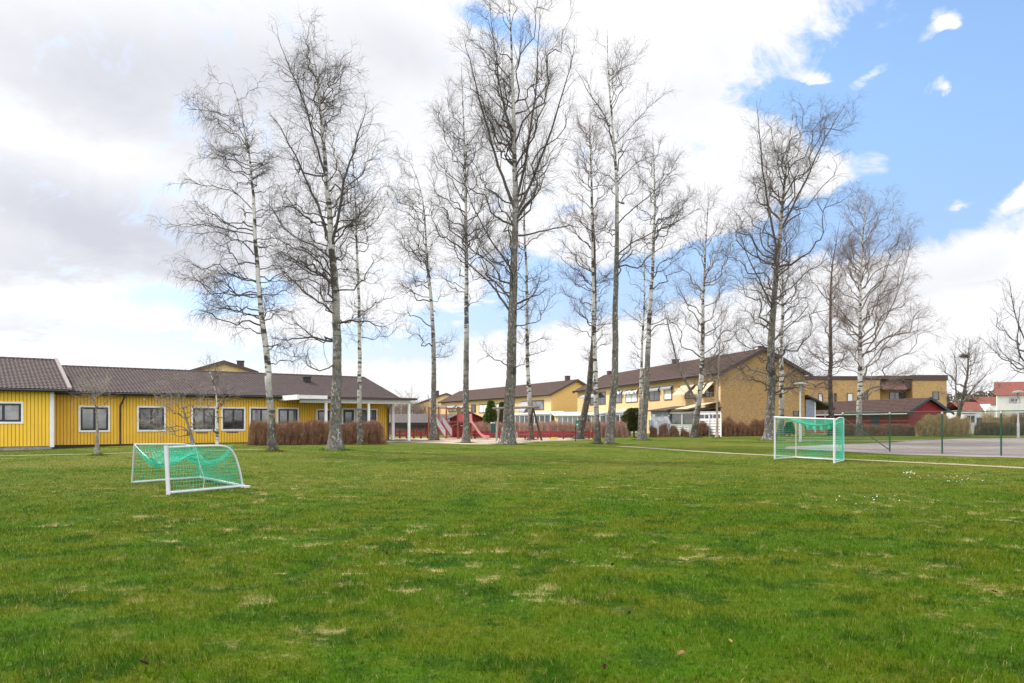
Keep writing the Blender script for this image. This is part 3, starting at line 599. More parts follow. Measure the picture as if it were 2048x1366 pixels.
# middle rowhouse
DD = 120.0; e1 = np.array([-724/F, 1.]); e1 /= np.linalg.norm(e1)
D_ = Fr(((1102-CX)/F*DD, DD, .30), e1, (e1[1], -e1[0])); zeD = D_.z_at(0, 0, 789)
rD = rowhouse('brick_rowhouse', D_, 50, 9.0, zeD, 7.8, 'middle yellow brick rowhouse behind the playground swing', gm=mat('brick_painted_sun', (.70, .46, .165), .9, col2=(.52, .32, .105), vscale=4.5, stretch=(1.0, 1.0, 4.2), detail=8))  # gable brick lightened, its sunlight painted into the colour
for px_ in (1135, 932): chimney(rD, D_, D_.a_at(px_, 4.5), 4.5, 7.4, 8.65, .32)
for x0, x1, y0, y1, pane, ml in ((897, 913.7, 812, 823.5, M_CURT, 1), (921, 929, 812, 823.5, M_CURT, 0), (942.7, 952, 809, 825, M_GL, 0), (958.5, 975, 808.5, 826, M_CURT, 1), (992.7, 1009, 806.5, 822, M_CURT, 1), (1043, 1088, 801, 820.5, M_GL, 2)):
    facwin(rD, D_, x0, x1, y0, y1, pane=pane, mull=ml, sw=.14)
awning(rD, D_, 895, 912, 811, .5, .8, M_AWNG); awning(rD, D_, 916, 930, 810.5, .5, .8, M_AWNG); awning(rD, D_, 1045, 1063, 802, 1.6, 1.3, M_AWNG)
veranda(1022, 1101, 2.2, 2.3, M_WHITE, 8, rD, D_, roof=M_WHITE, base=1.0, pane=M_GLD)
# glazed white winter garden between the two rowhouses
Wg = Fr(P(1113, 858, 96), (1, .05)); Wg.o[2] = .3
wg = thing('glazed_veranda', Wg.p(1.6, 0, 0), 'white glazed garden room with flat roof beside the leaning dark birch', 'garden room'); m = MB()
for i in range(6): x = .15+i*.62; m.box(Wg, x-.05, x+.05, -.05, .05, 0, 1.95)
m.box(Wg, .1, 3.3, -.07, .07, 1.95, 2.1); m.box(Wg, .1, 3.3, -.055, .055, .3, .4); m.box(Wg, .1, 3.3, -.03, .03, 0, .3); m.build('frame', M_WHITE, wg)
m = MB(); m.box(Wg, .15, 3.25, -.02, .02, .4, 1.95); m.build('pane', M_GLC, wg)
m = MB(); slab(m, Wg, -.35, 3.6, -.3, 2.13, 3, 2.55, .12); m.build('roof', M_WHITE, wg)
m = MB(); m.box(Wg, .1, 3.3, 2.9, 3.0, 0, 2.1); m.box(Wg, .1, .2, .08, 2.9, 0, 2.1); m.build('back_wall', M_BRICK, wg)
# far small gable
C_ = Fr(P(829, 860, 185), (.98, .2)); C_.o[2] = .3
Cf = Fr(C_.p(0, 0, 0), (-.2, .98), (.98, .2))
rC = rowhouse('brick_rowhouse', Cf, 20, 15.2, 5.3, 8.1, 'farthest yellow brick house, low gable seen above the garage roof', gm=M_BRICK); chimney(rC, Cf, 5, 6, 7.4, 9.0, .4)
# gable rising behind the yellow house
B0 = P(387, 860, 82); Bf = Fr((B0[0], B0[1], .3), (-.25, .97), (.97, .25))
Bz = 1.5+(845-722)/F*82-.3
rB = rowhouse('brick_rowhouse', Bf, 16, 6.2, Bz-1.15, Bz-.15, 'brick house of which only the shallow gable shows above the yellow house', ov=.3, gm=M_BRICK); chimney(rB, Bf, 1.5, 4.6, Bz-.6, Bz+.15, .35)

# ---------------------------------------------------------------- flat roofed brick house
FD = 92.0; Ff = Fr((P(1600, 860, FD)[0], FD, .3), (1, .03)); W_ = 17.8
fzt = EYE+(845-752)/F*FD-.3
rF = thing('flat_roofed_house', Ff.p(W_/2, 0, 0), 'flat roofed yellow brick house with brown fascia behind the red shed', 'house')
a1r, a2r = Ff.a_at(1760), Ff.a_at(1825)
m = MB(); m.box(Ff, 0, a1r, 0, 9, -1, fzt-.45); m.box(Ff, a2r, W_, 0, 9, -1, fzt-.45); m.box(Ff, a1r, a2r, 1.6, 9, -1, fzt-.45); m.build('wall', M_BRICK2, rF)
m = MB(); m.box(Ff, -.1, a1r, -.1, 9.1, fzt-.45, fzt); m.box(Ff, a1r, a2r, -.1, 9.1, fzt-.35, fzt+.06); m.box(Ff, a2r, W_+.1, -.1, 9.1, fzt-.5, fzt+.15); m.build('fascia', M_FASC, rF)
m = MB(); slab(m, Ff, a1r+.03, a2r-.9, -.5, fzt-1.5, 1.0, fzt-.35, .1); m.build('porch_roof', mat('reddish_sheet_roof', (.22, .105, .10), .4, var=.25), rF)
m = MB(); m.box(Ff, a1r+.03, a1r+.1, -.05, 1.6, fzt-1.4, fzt-.4); m.box(Ff, a2r-.9, a2r-.03, .2, 1.59, fzt-1.5, fzt-.4); m.build('cladding', M_FASC, rF)
def fw(x0, x1, y0, y1, b=0, **k): a0, a1 = Ff.a_at(x0, b), Ff.a_at(x1, b); window(rF, Ff, a0, a1, Ff.z_at(a0, b, y1), Ff.z_at(a0, b, y0), b=b, casing=None, sash=M_BRN, sw=.08, **k)
fw(1778, 1812, 784, 799, b=1.6, mull=2, pane=M_GLD); fw(1865, 1878, 783, 800, mull=0, pane=M_GLD); fw(1728, 1736, 786, 801, mull=0, pane=M_GLD); fw(1694, 1706, 786, 804, mull=0, pane=M_CURT); fw(1636, 1645, 787, 806, mull=0, pane=M_CURT); fw(1668, 1673, 786, 803, mull=0, pane=M_GLD)

# ---------------------------------------------------------------- red shed
SD = 72.0; sx0, sx1 = (1813.5-CX)/F*SD, (1905-CX)/F*SD; wS = (sx1-sx0)
Sf = Fr((sx0+.25, SD, .3), E_.e1[:2], E_.e2[:2]); wS = (sx1-sx0)/.9726-.4
zs = EYE+(845-797)/F*SD-.3; es = zs-1.15
rS = thing('red_shed', Sf.p(0, wS/2, 0), 'long red boarded shed with brown tiled roof behind the chain link fence', 'shed')
m = MB(); prof = [(0, -.4), (wS, -.4), (wS, es), (wS/2, zs), (0, es)]; m.prism([Sf.p(0, b, z) for b, z in prof], [Sf.p(15, b, z) for b, z in prof])
for x in np.arange(.08, 15, .22): m.box(Sf, x, x+.05, -.02, 0, 0, es)
for y in np.arange(.08, wS, .22): m.box(Sf, -.02, 0, y, y+.05, 0, es+(zs-es)*(1-abs(y+.025-wS/2)/(wS/2))-.1)
m.build('wall', M_RED, rS)
m = MB(); p = (zs-es)/(wS/2); tiles(m, Sf, -.4, 15.4, -.5, es-.5*p+.1, wS/2, zs+.1, res=4); tiles(m, Sf, -.4, 15.4, wS+.5, es-.5*p+.1, wS/2, zs+.1, res=4); m.build('roof', M_TILE2, rS)
m = MB(); slab(m, Sf, -.44, -.40, -.6, es-.6*p+.18, wS/2, zs+.18, .26); slab(m, Sf, -.44, -.40, wS+.6, es-.6*p+.18, wS/2, zs+.18, .26); m.build('verge_board', mat('blue_black_paint', (.018, .024, .045), .5), rS)
m = MB(); m.rod(Sf.p(-.4, -.58, es-.5*p), Sf.p(15.3, -.58, es-.5*p), .06); m.build('gutter', M_METAL, rS)
a = Sf.a_at(1756); a0, a1 = sorted((Sf.a_at(1742), Sf.a_at(1758))); m = MB(); m.box(Sf, a0, a1, -.04, -.021, 0, 2.0); m.build('door', mat('blue_black_paint', (0, 0, 0)), rS)

# ---------------------------------------------------------------- white house and small houses far right
WD = 100.0; Wf = Fr((P(1994, 860, WD)[0], WD, .3), (.85, -.52)); zt_ = EYE+80/F*WD-.3; zw = EYE+55/F*WD-.3
rW = thing('white_house', Wf.p(5, 0, 0), 'white rendered house with red tiled roof at the right edge', 'house')
m = MB(); m.box(Wf, 0, 12, 0, 7, -1, zw); m.build('wall', mat('white_render', (.74, .73, .71), .9, var=.05), rW)
m = MB(); tiles(m, Wf, -.3, 12.3, -.4, zw-.05, 3.5, zt_+.2, res=4); tiles(m, Wf, -.3, 12.3, 7.4, zw-.05, 3.5, zt_+.2, res=4); m.build('roof', M_REDTILE, rW)
window(rW, Wf, Wf.a_at(2018), Wf.a_at(2041), Wf.z_at(1, 0, 806), Wf.z_at(1, 0, 795), casing=M_METAL, sash=M_METAL, mull=1, pane=M_GLD, cw=.1)
# small red roofed cottage
KD = 120.0; Kf = Fr((P(1925, 860, KD)[0], KD, .3), (1, .1)); zk = EYE+24/F*KD-.3; zk2 = EYE+42/F*KD-.3
rK = thing('cottage', Kf.p(2, 0, 0), 'small white cottage with red roof just right of the shed gable', 'house')
m = MB(); m.box(Kf, 0, 3.9, 0, 5, -1, zk); m.build('wall', M_WHITE, rK); m = MB(); tiles(m, Kf, -.3, 4.1, -.3, zk-.02, 2.5, zk2, res=4); tiles(m, Kf, -.3, 4.1, 5.3, zk-.02, 2.5, zk2, res=4); m.build('roof', M_REDTILE, rK)
Df = Fr(Kf.p(3.4, -.6, 0), (1, .1)); m = MB(); A_ = [(0, zk-1.2), (1.5, zk-1.2), (1.5, zk), (.75, zk+1.0), (0, zk)]; m.prism([Df.p(x, 0, z) for x, z in A_], [Df.p(x, 3, z) for x, z in A_]); m.build('dormer', M_WHITE, rK)
K2 = Fr((P(1962, 860, 150)[0], 150, .3), (1, -.05)); z1 = EYE+44/F*150-.3; z2 = EYE+52/F*150-.3
rK2 = thing('cottage', K2.p(2, 0, 0), 'far red roofed cottage showing between the white house and the small one', 'house'); m = MB(); m.box(K2, 0, 5, 0, 5, -1, z1-.9); m.build('wall', M_WHITE, rK2); m = MB(); tiles(m, K2, -.3, 5.3, -.3, z1-.9, 2.5, z2, res=3); tiles(m, K2, -.3, 5.3, 5.3, z1-.9, 2.5, z2, res=3); m.build('roof', M_REDTILE, rK2)
# white garden shed with window
GD = 84.0; Gf = Fr((P(1929, 860, GD)[0], GD, .3), (1, .05)); gt = EYE+(845-826)/F*GD-.3
gs = thing('garden_shed', Gf.p(.6, 0, 0), 'small white garden shed with a white window beside the forsythia', 'shed')
m = MB(); m.box(Gf, 0, 1.35, 0, 1.8, -.2, gt); m.build('wall', M_WHITE, gs); m = MB(); slab(m, Gf, -.15, 1.5, -.25, gt+.06, 2.1, gt+.22, .06); m.build('roof', M_METAL, gs)
window(gs, Gf, .12, 1.22, gt-1.15, gt-.2, casing=M_WHITE, sash=M_WHITE, cw=.05, sw=.05, mull=1, pane=M_GL)
Kd = Fr((P(1953, 860, 86)[0], 86, .3), (1, 0)); dark = thing('board_fence', Kd.p(3, 0, 0), 'dark grey solid board fence behind the clipped hedge at right', 'fence'); m = MB()
for x in np.arange(0, 7, .16): m.box(Kd, x, x+.14, 0, .03, 0, 1.75)
m.build('boards', mat('dark_grey_boards', (.07, .075, .08), .8, var=.2), dark)
for x in np.arange(0, 7.1, 1.75): m = MB(); m.box(Kd, x, x+.1, .03, .13, 0, 1.8); m.build('post', MATS['dark_grey_boards'], dark)

# ---------------------------------------------------------------- garages behind the playground
QD = 78.0; Qf = Fr((P(775, 860, QD)[0], QD, .3), (1, .05)); qe = EYE+(845-846)/F*QD-.3; qr = EYE+(845-827.5)/F*QD-.3
gar = thing('garage_row', Qf.p(4, 0, 0), 'low garage row with grey roof and pale doors behind the climbing frame', 'garage'); QL = 6.9
m = MB(); m.box(Qf, 0, QL, 0, .2, -.1, qe-.1); m.box(Qf, 0, QL, 5.2, 5.4, -.1, qe); m.box(Qf, QL-.2, QL, .2, 5.2, -.1, qe); m.box(Qf, 0, .2, .2, 5.2, -.1, qe); m.build('wall', mat('pinkish_boards', (.34, .19, .20), .8, var=.15), gar)
m = MB(); tiles(m, Qf, -.5, QL+.4, -1.3, qe+.02, 2.9, qr, res=3); tiles(m, Qf, -.5, QL+.4, 6.2, qe-.1, 2.9, qr, res=3); m.build('roof', mat('grey_roof_felt', (.135, .115, .115), .8, var=.2), gar)
m = MB(); m.box(Qf, -.5, QL+.4, -1.34, -1.30, qe-.28, qe+.05); m.build('eaves_board', M_BLACK, gar)
for i, x in enumerate((.1, 2.1, 4.2, 5.7)):
    m = MB(); m.box(Qf, x+.25, x+(1.75 if i < 3 else 1.1), -.05, -.0, 0, 1.1)
    for z in np.arange(.0, 1.1, .16): m.box(Qf, x+.25, x+(1.75 if i < 3 else 1.1), -.065, -.05, z, z+.14)
    m.build('garage_door', mat('pale_grey_door', (.34, .33, .36), .7, var=.1), gar)
for x in (.9, 3.0, 3.9, 4.1, 6.6): m = MB(); m.box(Qf, x-.06, x+.06, -1.25, -1.13, -.1, qe-.2); m.build('post', M_RED, gar)
# ================================================================ TREES
BK_WHITE = bark_mat('bark_white', 2.2, 3.0)
BK_YOUNG = bark_mat('bark_young_birch', -.5, .6, white=(.66, .64, .60))
BK_MIX = bark_mat('bark_mixed', 6.5, 5.0, darkc=(.155, .145, .130), specks=.8)
BK_GREY = bark_mat('bark_grey', 15, 8, darkc=(.140, .130, .116), specks=.85)
BK_DARK = bark_mat('bark_dark', 20, 8, darkc=(.085, .073, .064), specks=.45)
M_LIMB = mat('branch_bark', (.110, .096, .088), .85, col2=(.044, .038, .036), vscale=3)
M_LIMBW = mat('pale_branch_bark', (.28, .24, .205), .85, col2=(.09, .072, .062), vscale=2.5)
M_TWIG = mat('twigs', (.115, .092, .090), .8)
M_TWIGR = mat('reddish_twigs', (.18, .12, .10), .8)
def norm(v): return v/(np.linalg.norm(v, axis=-1, keepdims=True)+1e-12)
def grow(rg, start, d, L, n, wig, trop):
    """random walks: start (N,3), unit dir d, length L (N), n points; trop is an added vertical pull"""
    N_ = len(start); P_ = np.empty((N_, n, 3)); P_[:, 0] = start; cur = d.copy(); w_ = rg.normal(0, 1, (N_, 3))*wig
    for i in range(1, n):
        w_ = w_*.45+rg.normal(0, 1, (N_, 3))*wig
        cur = norm(cur+w_+np.array([0, 0, 1.])*(trop if np.ndim(trop) == 0 else trop[:, None]))
        P_[:, i] = P_[:, i-1]+cur*(L/(n-1))[:, None]
    return P_
def children(rg, P_, R_, cnt, t0, t1, ang0, ang1, flat=1.0):
    """cnt (N,) children per parent: positions, directions, radii, t"""
    par = np.repeat(np.arange(len(P_)), cnt); t = t0+(t1-t0)*rg.random(len(par)); n = P_.shape[1]
    f = t*(n-1); i = np.minimum(f.astype(int), n-2); fr = (f-i)[:, None]
    pos = P_[par, i]*(1-fr)+P_[par, i+1]*fr; tan = norm(P_[par, i+1]-P_[par, i]); rad = R_[par, i]*(1-fr[:, 0])+R_[par, i+1]*fr[:, 0]
    rnd = norm(np.cross(tan, rg.normal(0, 1, (len(par), 3)))); a = (ang0+(ang1-ang0)*rg.random(len(par)))[:, None]
    return par, pos, norm(tan*np.cos(a)+rnd*np.sin(a)), rad, t
def taper(r0, r1, n, N_=None):
    r0 = np.asarray(r0, float).reshape(-1, 1); r1 = np.asarray(r1, float).reshape(-1, 1); t = np.linspace(0, 1, n)[None]; return r0*(1-t)+r1*t
def smooth_path(pts, n):
    pts = np.array(pts, float); d = np.r_[0, np.cumsum(np.linalg.norm(np.diff(pts, axis=0), axis=1))]; t = np.linspace(0, d[-1], n)
    q = np.stack([np.interp(t, d, pts[:, i]) for i in range(pts.shape[1])], 1)
    k = np.array([1, 2, 3, 2, 1.]); k /= k.sum()
    for _ in range(2): qq = np.stack([np.convolve(np.pad(q[:, i], 2, mode='edge'), k, 'valid') for i in range(q.shape[1])], 1); qq[0] = q[0]; qq[-1] = q[-1]; q = qq
    return q
BASES = []
def bare_tree(base, trunk, ext, wpx, label, bark, seed, n1=46, slope=1.0, droop=-.05, first=None, leaders=(), dens=1.0, limb=None, twig=None, tw=1.0, name='birch_tree', cat='birch', group='bare birches in a row across the lawn', crook=1.0, limbs=(), D=None, fine=1.0):
    """base px; trunk [(px,py)...] upwards; ext [(py, xl, xr)...] crown outline from the bottom up; wpx trunk width in photo px; leaders, limbs: hand placed boughs as px paths (first point on the trunk)"""
    rg = np.random.default_rng(seed); g = G(*base) if D is None else P(base[0], base[1], D)
    if D is not None: g[2] = float(gz(g[0], g[1]))
    Y0 = g[1]; s = Y0/F
    X_ = lambda px: (px-CX)*s
    Z_ = lambda py: EYE+(HY-py)*s
    t = thing(name, g, label, cat, group)
    if Y0 < 75: BASES.append((g, wpx/2*s))
    pts = [[g[0], 0, g[2]]]+[[X_(x), 0, Z_(y)] for x, y in trunk]
    T_ = smooth_path(pts, 44); n = len(T_); h = T_[:, 2]-g[2]; H = h[-1]
    wob = np.cumsum(rg.normal(0, .05, n)); wob -= np.linspace(0, wob[-1]*.5, n); T_[:, 1] = Y0+wob*min(1, H/18); T_[:, 0] += np.convolve(np.cumsum(rg.normal(0, .014*crook, n)), np.ones(5)/5, 'same')*np.minimum(1, h/3)
    T_[0, 2] = g[2]-.15; rb = wpx/2*s*.84; fr_ = h/H
    rad = rb*np.clip(1-fr_, 0, 1)**1.0+.010; rad *= 1+.55*np.exp(-h/(.3+rb)); rad[-1] = .008
    # finer trunk mesh with lumps
    nn = 150; tt = np.linspace(0, 1, nn)**1.15*(n-1); TT = np.stack([np.interp(tt, np.arange(n), T_[:, i]) for i in range(3)], 1); RR = np.interp(tt, np.arange(n), rad)
    m = MB(); k = 14; m.tubes(TT, RR*(1+rg.normal(0, .025, nn)), k); V = m.V[0]; c_ = np.repeat(TT, k, 0); ang = np.tile(np.arange(k), nn)/k*2*math.pi; hh = np.repeat(TT[:, 2]-g[2], k)
    fl = 1+.05*np.sin(ang*3+hh*1.3+seed)+.04*np.sin(ang*5-hh*2.1)+.30*np.exp(-hh/.22)*np.maximum(0, np.sin(ang*4+seed))+rg.normal(0, .02, len(V)); m.V[0] = c_+(V-c_)*fl[:, None]
    m.build('trunk', bark, t, smooth=True)
    # crown outline
    E = np.array(sorted(ext, key=lambda e: -e[0]), float); ez = Z_(E[:, 0]); exl = X_(E[:, 1]); exr = X_(E[:, 2])
    def outline(z, ph):
        ax = np.interp(z, h+g[2], T_[:, 0]); l = np.maximum(.15, ax-np.interp(z, ez, exl)); r = np.maximum(.15, np.interp(z, ez, exr)-ax); c, sn = np.cos(ph), np.sin(ph)
        return np.where(c > 0, r, l)*np.abs(c)+(.5*(l+r))*np.abs(sn)*.85*(1-np.abs(c)*.5)
    zb, zt = ez[0], min(ez[-1], T_[-1, 2]+.5); zf = Z_(first) if first else max(zb-1.5, g[2]+2)
    n1 = int(n1*dens**.5)
    zt_ = zb+(zt-zb)*(rg.random(n1)**.85*.97+.02); ph = rg.random(n1)*2*math.pi+np.arange(n1)*2.4
    Rr = outline(zt_, ph)*(.62+.38*rg.random(n1)**.8); rel = (zt_-zb)/(zt-zb)
    sl = slope*(.35+.95*rel)*(.75+.5*rg.random(n1)); zs_ = np.clip(zt_-sl*Rr, zf, T_[-1, 2]*.985); zs_ = np.minimum(zs_, zt_+.3)
    st = np.stack([np.interp(zs_, T_[:, 2], T_[:, i]) for i in range(3)], 1); st[:, 2] = zs_; rt = np.interp(zs_, T_[:, 2], rad)
    tip = np.stack([np.interp(zt_, T_[:, 2], T_[:, 0])+Rr*np.cos(ph), np.interp(zt_, T_[:, 2], T_[:, 1])+Rr*np.sin(ph), zt_], 1)
    L = np.linalg.norm(tip-st, axis=1); NP = 16; u = np.linspace(0, 1, NP)[None, :, None]
    c1 = st+(tip-st)*.42+np.stack([np.cos(ph), np.sin(ph), np.full(n1, -.25)], 1)*(.10*L)[:, None]
    B = st[:, None]*(1-u)**2+2*c1[:, None]*u*(1-u)+tip[:, None]*u**2
    nz = np.zeros((n1, NP, 3))
    for f_, a_ in ((1.1, .038), (2.3, .026), (4.1, .016)):
        q = rg.random((n1, 1, 3))*6.28; nz += a_*np.sin(u*f_*6.28+q)-a_*np.sin(q)
    B = B+nz*L[:, None, None]*crook*np.minimum(1, u*4)
    r0 = np.minimum(rt*.48, .010+L*.0095*(.8+.5*rg.random(n1))); RB = taper(r0, np.full(n1, .007), NP)
    Bs, Rs = [B], [RB]
    for li, (lp, lr) in enumerate([(x, .52) for x in leaders]+[(x, .26) for x in limbs]):
        dy = rg.normal(0, .35)*max(1, len(lp)*.4); q = [[X_(x), 0, Z_(y)] for x, y in lp]; z0 = q[0][2]; q[0][0] = np.interp(z0, T_[:, 2], T_[:, 0])
        sp_ = smooth_path(q, NP); sp_[:, 1] = np.interp(z0, T_[:, 2], T_[:, 1])+np.linspace(0, 1, NP)*dy*2; sp_[1:, 0] += np.cumsum(rg.normal(0, .03*crook, NP-1)); sp_[1:, 2] += np.cumsum(rg.normal(0, .03*crook, NP-1))
        ro = np.interp(z0, T_[:, 2], rad)*lr; Bs.append(sp_[None]); Rs.append(ro*(1-np.linspace(0, 1, NP))[None]**.8+.008)
    B = np.concatenate(Bs); RB = np.concatenate(Rs); L = np.linalg.norm(np.diff(B, axis=1), axis=2).sum(1)
    cr = MB(); cr.tubes(B, RB, 6)
    # second order
    Lc = L/(1+L/11)*1.25; cnt = np.maximum(3, (Lc*3.0*dens+2)).astype(int); par, pos, d, r, tq = children(rg, B, RB, cnt, .22, .99, .35, .90)
    L2 = Lc[par]*(1-tq*.55)*(.16+.26*rg.random(len(par)))+.25; d = norm(d+np.array([0, 0, .22]))
    P2 = grow(rg, pos, d, L2, 8, .11*crook, .05+droop*.3); R2 = taper(np.minimum(r*.6, .005+L2*.0075), np.full(len(par), .0040*tw), 8); cr.tubes(P2, R2, 4)
    # trunk spurs feed the inside of the crown top
    # third order
    cr.cur = 1
    cnt = np.maximum(2, (L2*5.2*min(dens, 1.05)*fine)).astype(int); par, pos, d, r, tq = children(rg, P2, R2, cnt, .15, 1.0, .3, .8)
    L3 = L2[par]*(1-tq*.5)*(.22+.30*rg.random(len(par)))+.22; P3 = grow(rg, pos, d, L3, 6, .10*crook, droop*.8); R3 = taper(np.minimum(r*.8, .0045*tw), np.full(len(par), .0030*tw), 6); cr.tubes(P3, R3, 3)
    cnt = np.maximum(1, (L3*5.6*min(dens, 1.05)*fine)).astype(int); par, pos, d, r, tq = children(rg, P3, R3, cnt, .2, 1.0, .35, .9)
    L4 = .20+L3[par]*(.30+.50*rg.random(len(par))); P4 = grow(rg, pos, d, L4, 4, .10, droop*2.2-.04); R4 = taper(np.full(len(par), .0028*tw), np.full(len(par), .0020*tw), 4); cr.tubes(P4, R4, 3)
    cr.build('crown', [limb or M_LIMB, twig or M_TWIG], t, smooth=True)
    return t

bare_tree((546, 903), [(537, 760), (522, 600), (513, 480), (508, 380), (498, 290), (478, 200), (458, 150)],
          [(735, 450, 590), (690, 425, 600), (640, 395, 600), (560, 380, 590), (500, 375, 575), (400, 370, 560), (340, 385, 545), (260, 385, 545), (210, 368, 535), (160, 395, 525), (138, 415, 490)], 17,
          'leaning white birch with drooping twigs, leftmost tall tree of the row', BK_WHITE, 3, n1=58, slope=.35, droop=-.17, first=735, dens=1.15, crook=1.2,
          limbs=[[(527, 640), (490, 628), (440, 620), (395, 590)], [(515, 470), (460, 462), (400, 450), (360, 470)], [(512, 420), (460, 385), (400, 370), (355, 375)], [(500, 300), (470, 240), (420, 225), (375, 215)]])
bare_tree((671, 900), [(672, 700), (664, 520), (655, 350), (643, 210), (622, 65)],
          [(740, 560, 770), (690, 545, 785), (640, 540, 785), (560, 545, 780), (480, 540, 785), (400, 545, 768), (300, 535, 768), (230, 520, 760), (190, 530, 720), (130, 535, 712), (80, 560, 690), (55, 585, 640)], 26,
          'large many limbed birch with coarse grey trunk before the middle of the hedge', BK_MIX, 7, n1=54, slope=.8, droop=-.06, first=735, dens=1.05, crook=1.5,
          leaders=[[(664, 510), (630, 400), (590, 310), (560, 250), (530, 225)], [(664, 500), (690, 400), (720, 300), (745, 240)], [(655, 360), (620, 260), (590, 170), (560, 100)]],
          limbs=[[(668, 630), (610, 600), (560, 570), (520, 530)], [(670, 680), (610, 672), (540, 668)], [(668, 650), (700, 640), (750, 655), (785, 665)], [(664, 520), (600, 480), (560, 440), (520, 380)], [(664, 500), (700, 455), (740, 420), (770, 380)], [(666, 560), (620, 510), (580, 500), (535, 470)]])
bare_tree((720, 890), [(717, 600), (712, 430), (705, 330), (700, 250)],
          [(720, 690, 780), (640, 685, 800), (540, 680, 800), (450, 660, 800), (380, 660, 780), (320, 665, 745), (260, 680, 730)], 11,
          'slender white trunked birch close right of the large one, before the hedge end', BK_WHITE, 11, n1=34, slope=.7, droop=-.09, first=720, dens=.9)
bare_tree((868, 881), [(862, 650), (850, 500), (845, 400), (830, 340), (806, 300)],
          [(720, 800, 900), (680, 775, 910), (600, 770, 915), (540, 765, 915), (450, 765, 895), (380, 770, 885), (320, 780, 850), (295, 790, 830)], 14,
          'grey barked birch standing in front of the orange climbing frame', BK_MIX, 13, n1=40, slope=.8, droop=-.05, first=715, dens=1.0, crook=1.4)
bare_tree((932, 886), [(936, 600), (935, 400), (932, 300), (928, 200), (925, 130)],
          [(640, 870, 985), (560, 850, 990), (480, 850, 1000), (400, 845, 1000), (320, 845, 1010), (240, 838, 1010), (180, 845, 1000), (125, 880, 970)], 15,
          'tall straight birch with pale ringed bark beside the pink slide', BK_MIX, 17, n1=44, slope=1.2, droop=-.03, first=650, dens=1.0)
bare_tree((1015, 889), [(1021, 740), (1024, 600), (1026, 500), (1030, 400), (1024, 250), (1018, 120), (1012, -35)],
          [(740, 960, 1085), (680, 935, 1105), (600, 905, 1112), (500, 905, 1128), (400, 905, 1145), (300, 920, 1158), (200, 935, 1160), (120, 930, 1158), (60, 922, 1150), (10, 945, 1130), (-40, 960, 1080)], 27,
          'tallest and thickest birch, dark flared trunk with many upright leaders, centre of the row', BK_GREY, 19, n1=60, slope=1.35, droop=-.01, first=740, dens=.92, crook=1.2,
          leaders=[[(1028, 400), (1055, 300), (1070, 180), (1078, 40)], [(1027, 420), (990, 300), (960, 200), (935, 90)], [(1026, 430), (1080, 330), (1120, 220), (1150, 90)], [(1025, 300), (1000, 180), (985, 60), (975, -20)]],
          limbs=[[(1026, 470), (1075, 460), (1130, 440), (1165, 445)], [(1025, 540), (985, 480), (950, 420), (920, 330)], [(1023, 610), (1060, 590), (1095, 570)], [(1023, 630), (980, 560), (930, 520), (900, 470)]])
bare_tree((1062, 880), [(1056, 740), (1054, 600), (1050, 450), (1055, 330), (1062, 240)],
          [(720, 1020, 1110), (650, 1005, 1115), (550, 1000, 1112), (450, 1000, 1105), (350, 1020, 1100), (260, 1035, 1095)], 11,
          'thin white birch in front of the swing, just right of the thickest trunk', BK_WHITE, 23, n1=34, slope=.8, droop=-.06, first=720, dens=.9)
bare_tree((1157, 879), [(1179, 780), (1184, 700), (1186, 560), (1183, 450), (1178, 320), (1174, 230)],
          [(740, 1120, 1240), (680, 1110, 1225), (600, 1115, 1225), (500, 1112, 1228), (400, 1120, 1225), (300, 1125, 1218), (220, 1140, 1210)], 16,
          'dark trunked birch leaning right from its foot, beside the red rail fence end', BK_DARK, 29, n1=42, slope=.95, droop=-.03, first=735, dens=1.0, twig=mat('purple_twigs', (.165, .10, .095), .8))
bare_tree((1195, 887), [(1193, 780), (1191, 600), (1186, 480), (1182, 330), (1180, 200)],
          [(730, 1130, 1245), (660, 1115, 1240), (560, 1112, 1235), (450, 1112, 1235), (350, 1120, 1225), (250, 1135, 1215), (190, 1150, 1205)], 12,
          'straight white birch immediately right of the leaning dark one', BK_WHITE, 31, n1=40, slope=1.0, droop=-.04, first=730, dens=1.0, twig=MATS['purple_twigs'])
bare_tree((1217, 888), [(1229, 760), (1233, 560), (1234, 420), (1230, 300), (1222, 200), (1216, 60)],
          [(560, 1195, 1330), (500, 1170, 1370), (420, 1180, 1330), (340, 1180, 1320), (280, 1165, 1325), (220, 1155, 1350), (160, 1160, 1350), (110, 1155, 1290), (60, 1185, 1255)], 18,
          'very tall dark barked birch with a bare lower trunk and open crown', BK_GREY, 37, n1=30, slope=1.0, droop=-.02, first=560, dens=.85, crook=1.2,
          leaders=[[(1231, 300), (1210, 220), (1180, 160), (1160, 110)]], limbs=[[(1232, 290), (1270, 245), (1310, 200), (1350, 165)], [(1234, 370), (1262, 330), (1300, 310), (1330, 300)], [(1235, 450), (1260, 420), (1300, 395), (1335, 330)], [(1235, 510), (1260, 490), (1310, 480), (1370, 450)]])
bare_tree((1284, 880), [(1294, 760), (1302, 600), (1308, 470), (1310, 350), (1306, 260)],
          [(700, 1250, 1360), (620, 1245, 1370), (540, 1260, 1385), (470, 1265, 1392), (400, 1250, 1390), (340, 1255, 1380), (290, 1265, 1370), (250, 1285, 1340)], 16,
          'birch with speckled trunk leaning slightly right, in front of the brick house patio', BK_MIX, 41, n1=40, slope=.9, droop=-.05, first=700, dens=.95, crook=1.2)
bare_tree((1279, 876), [(1284, 700), (1287, 600), (1288, 480)],
          [(740, 1250, 1320), (650, 1240, 1330), (570, 1245, 1330), (480, 1270, 1305)], 9,
          'small white birch half hidden behind the speckled leaning one', BK_WHITE, 43, n1=26, slope=1.0, droop=-.05, first=740, dens=.8)
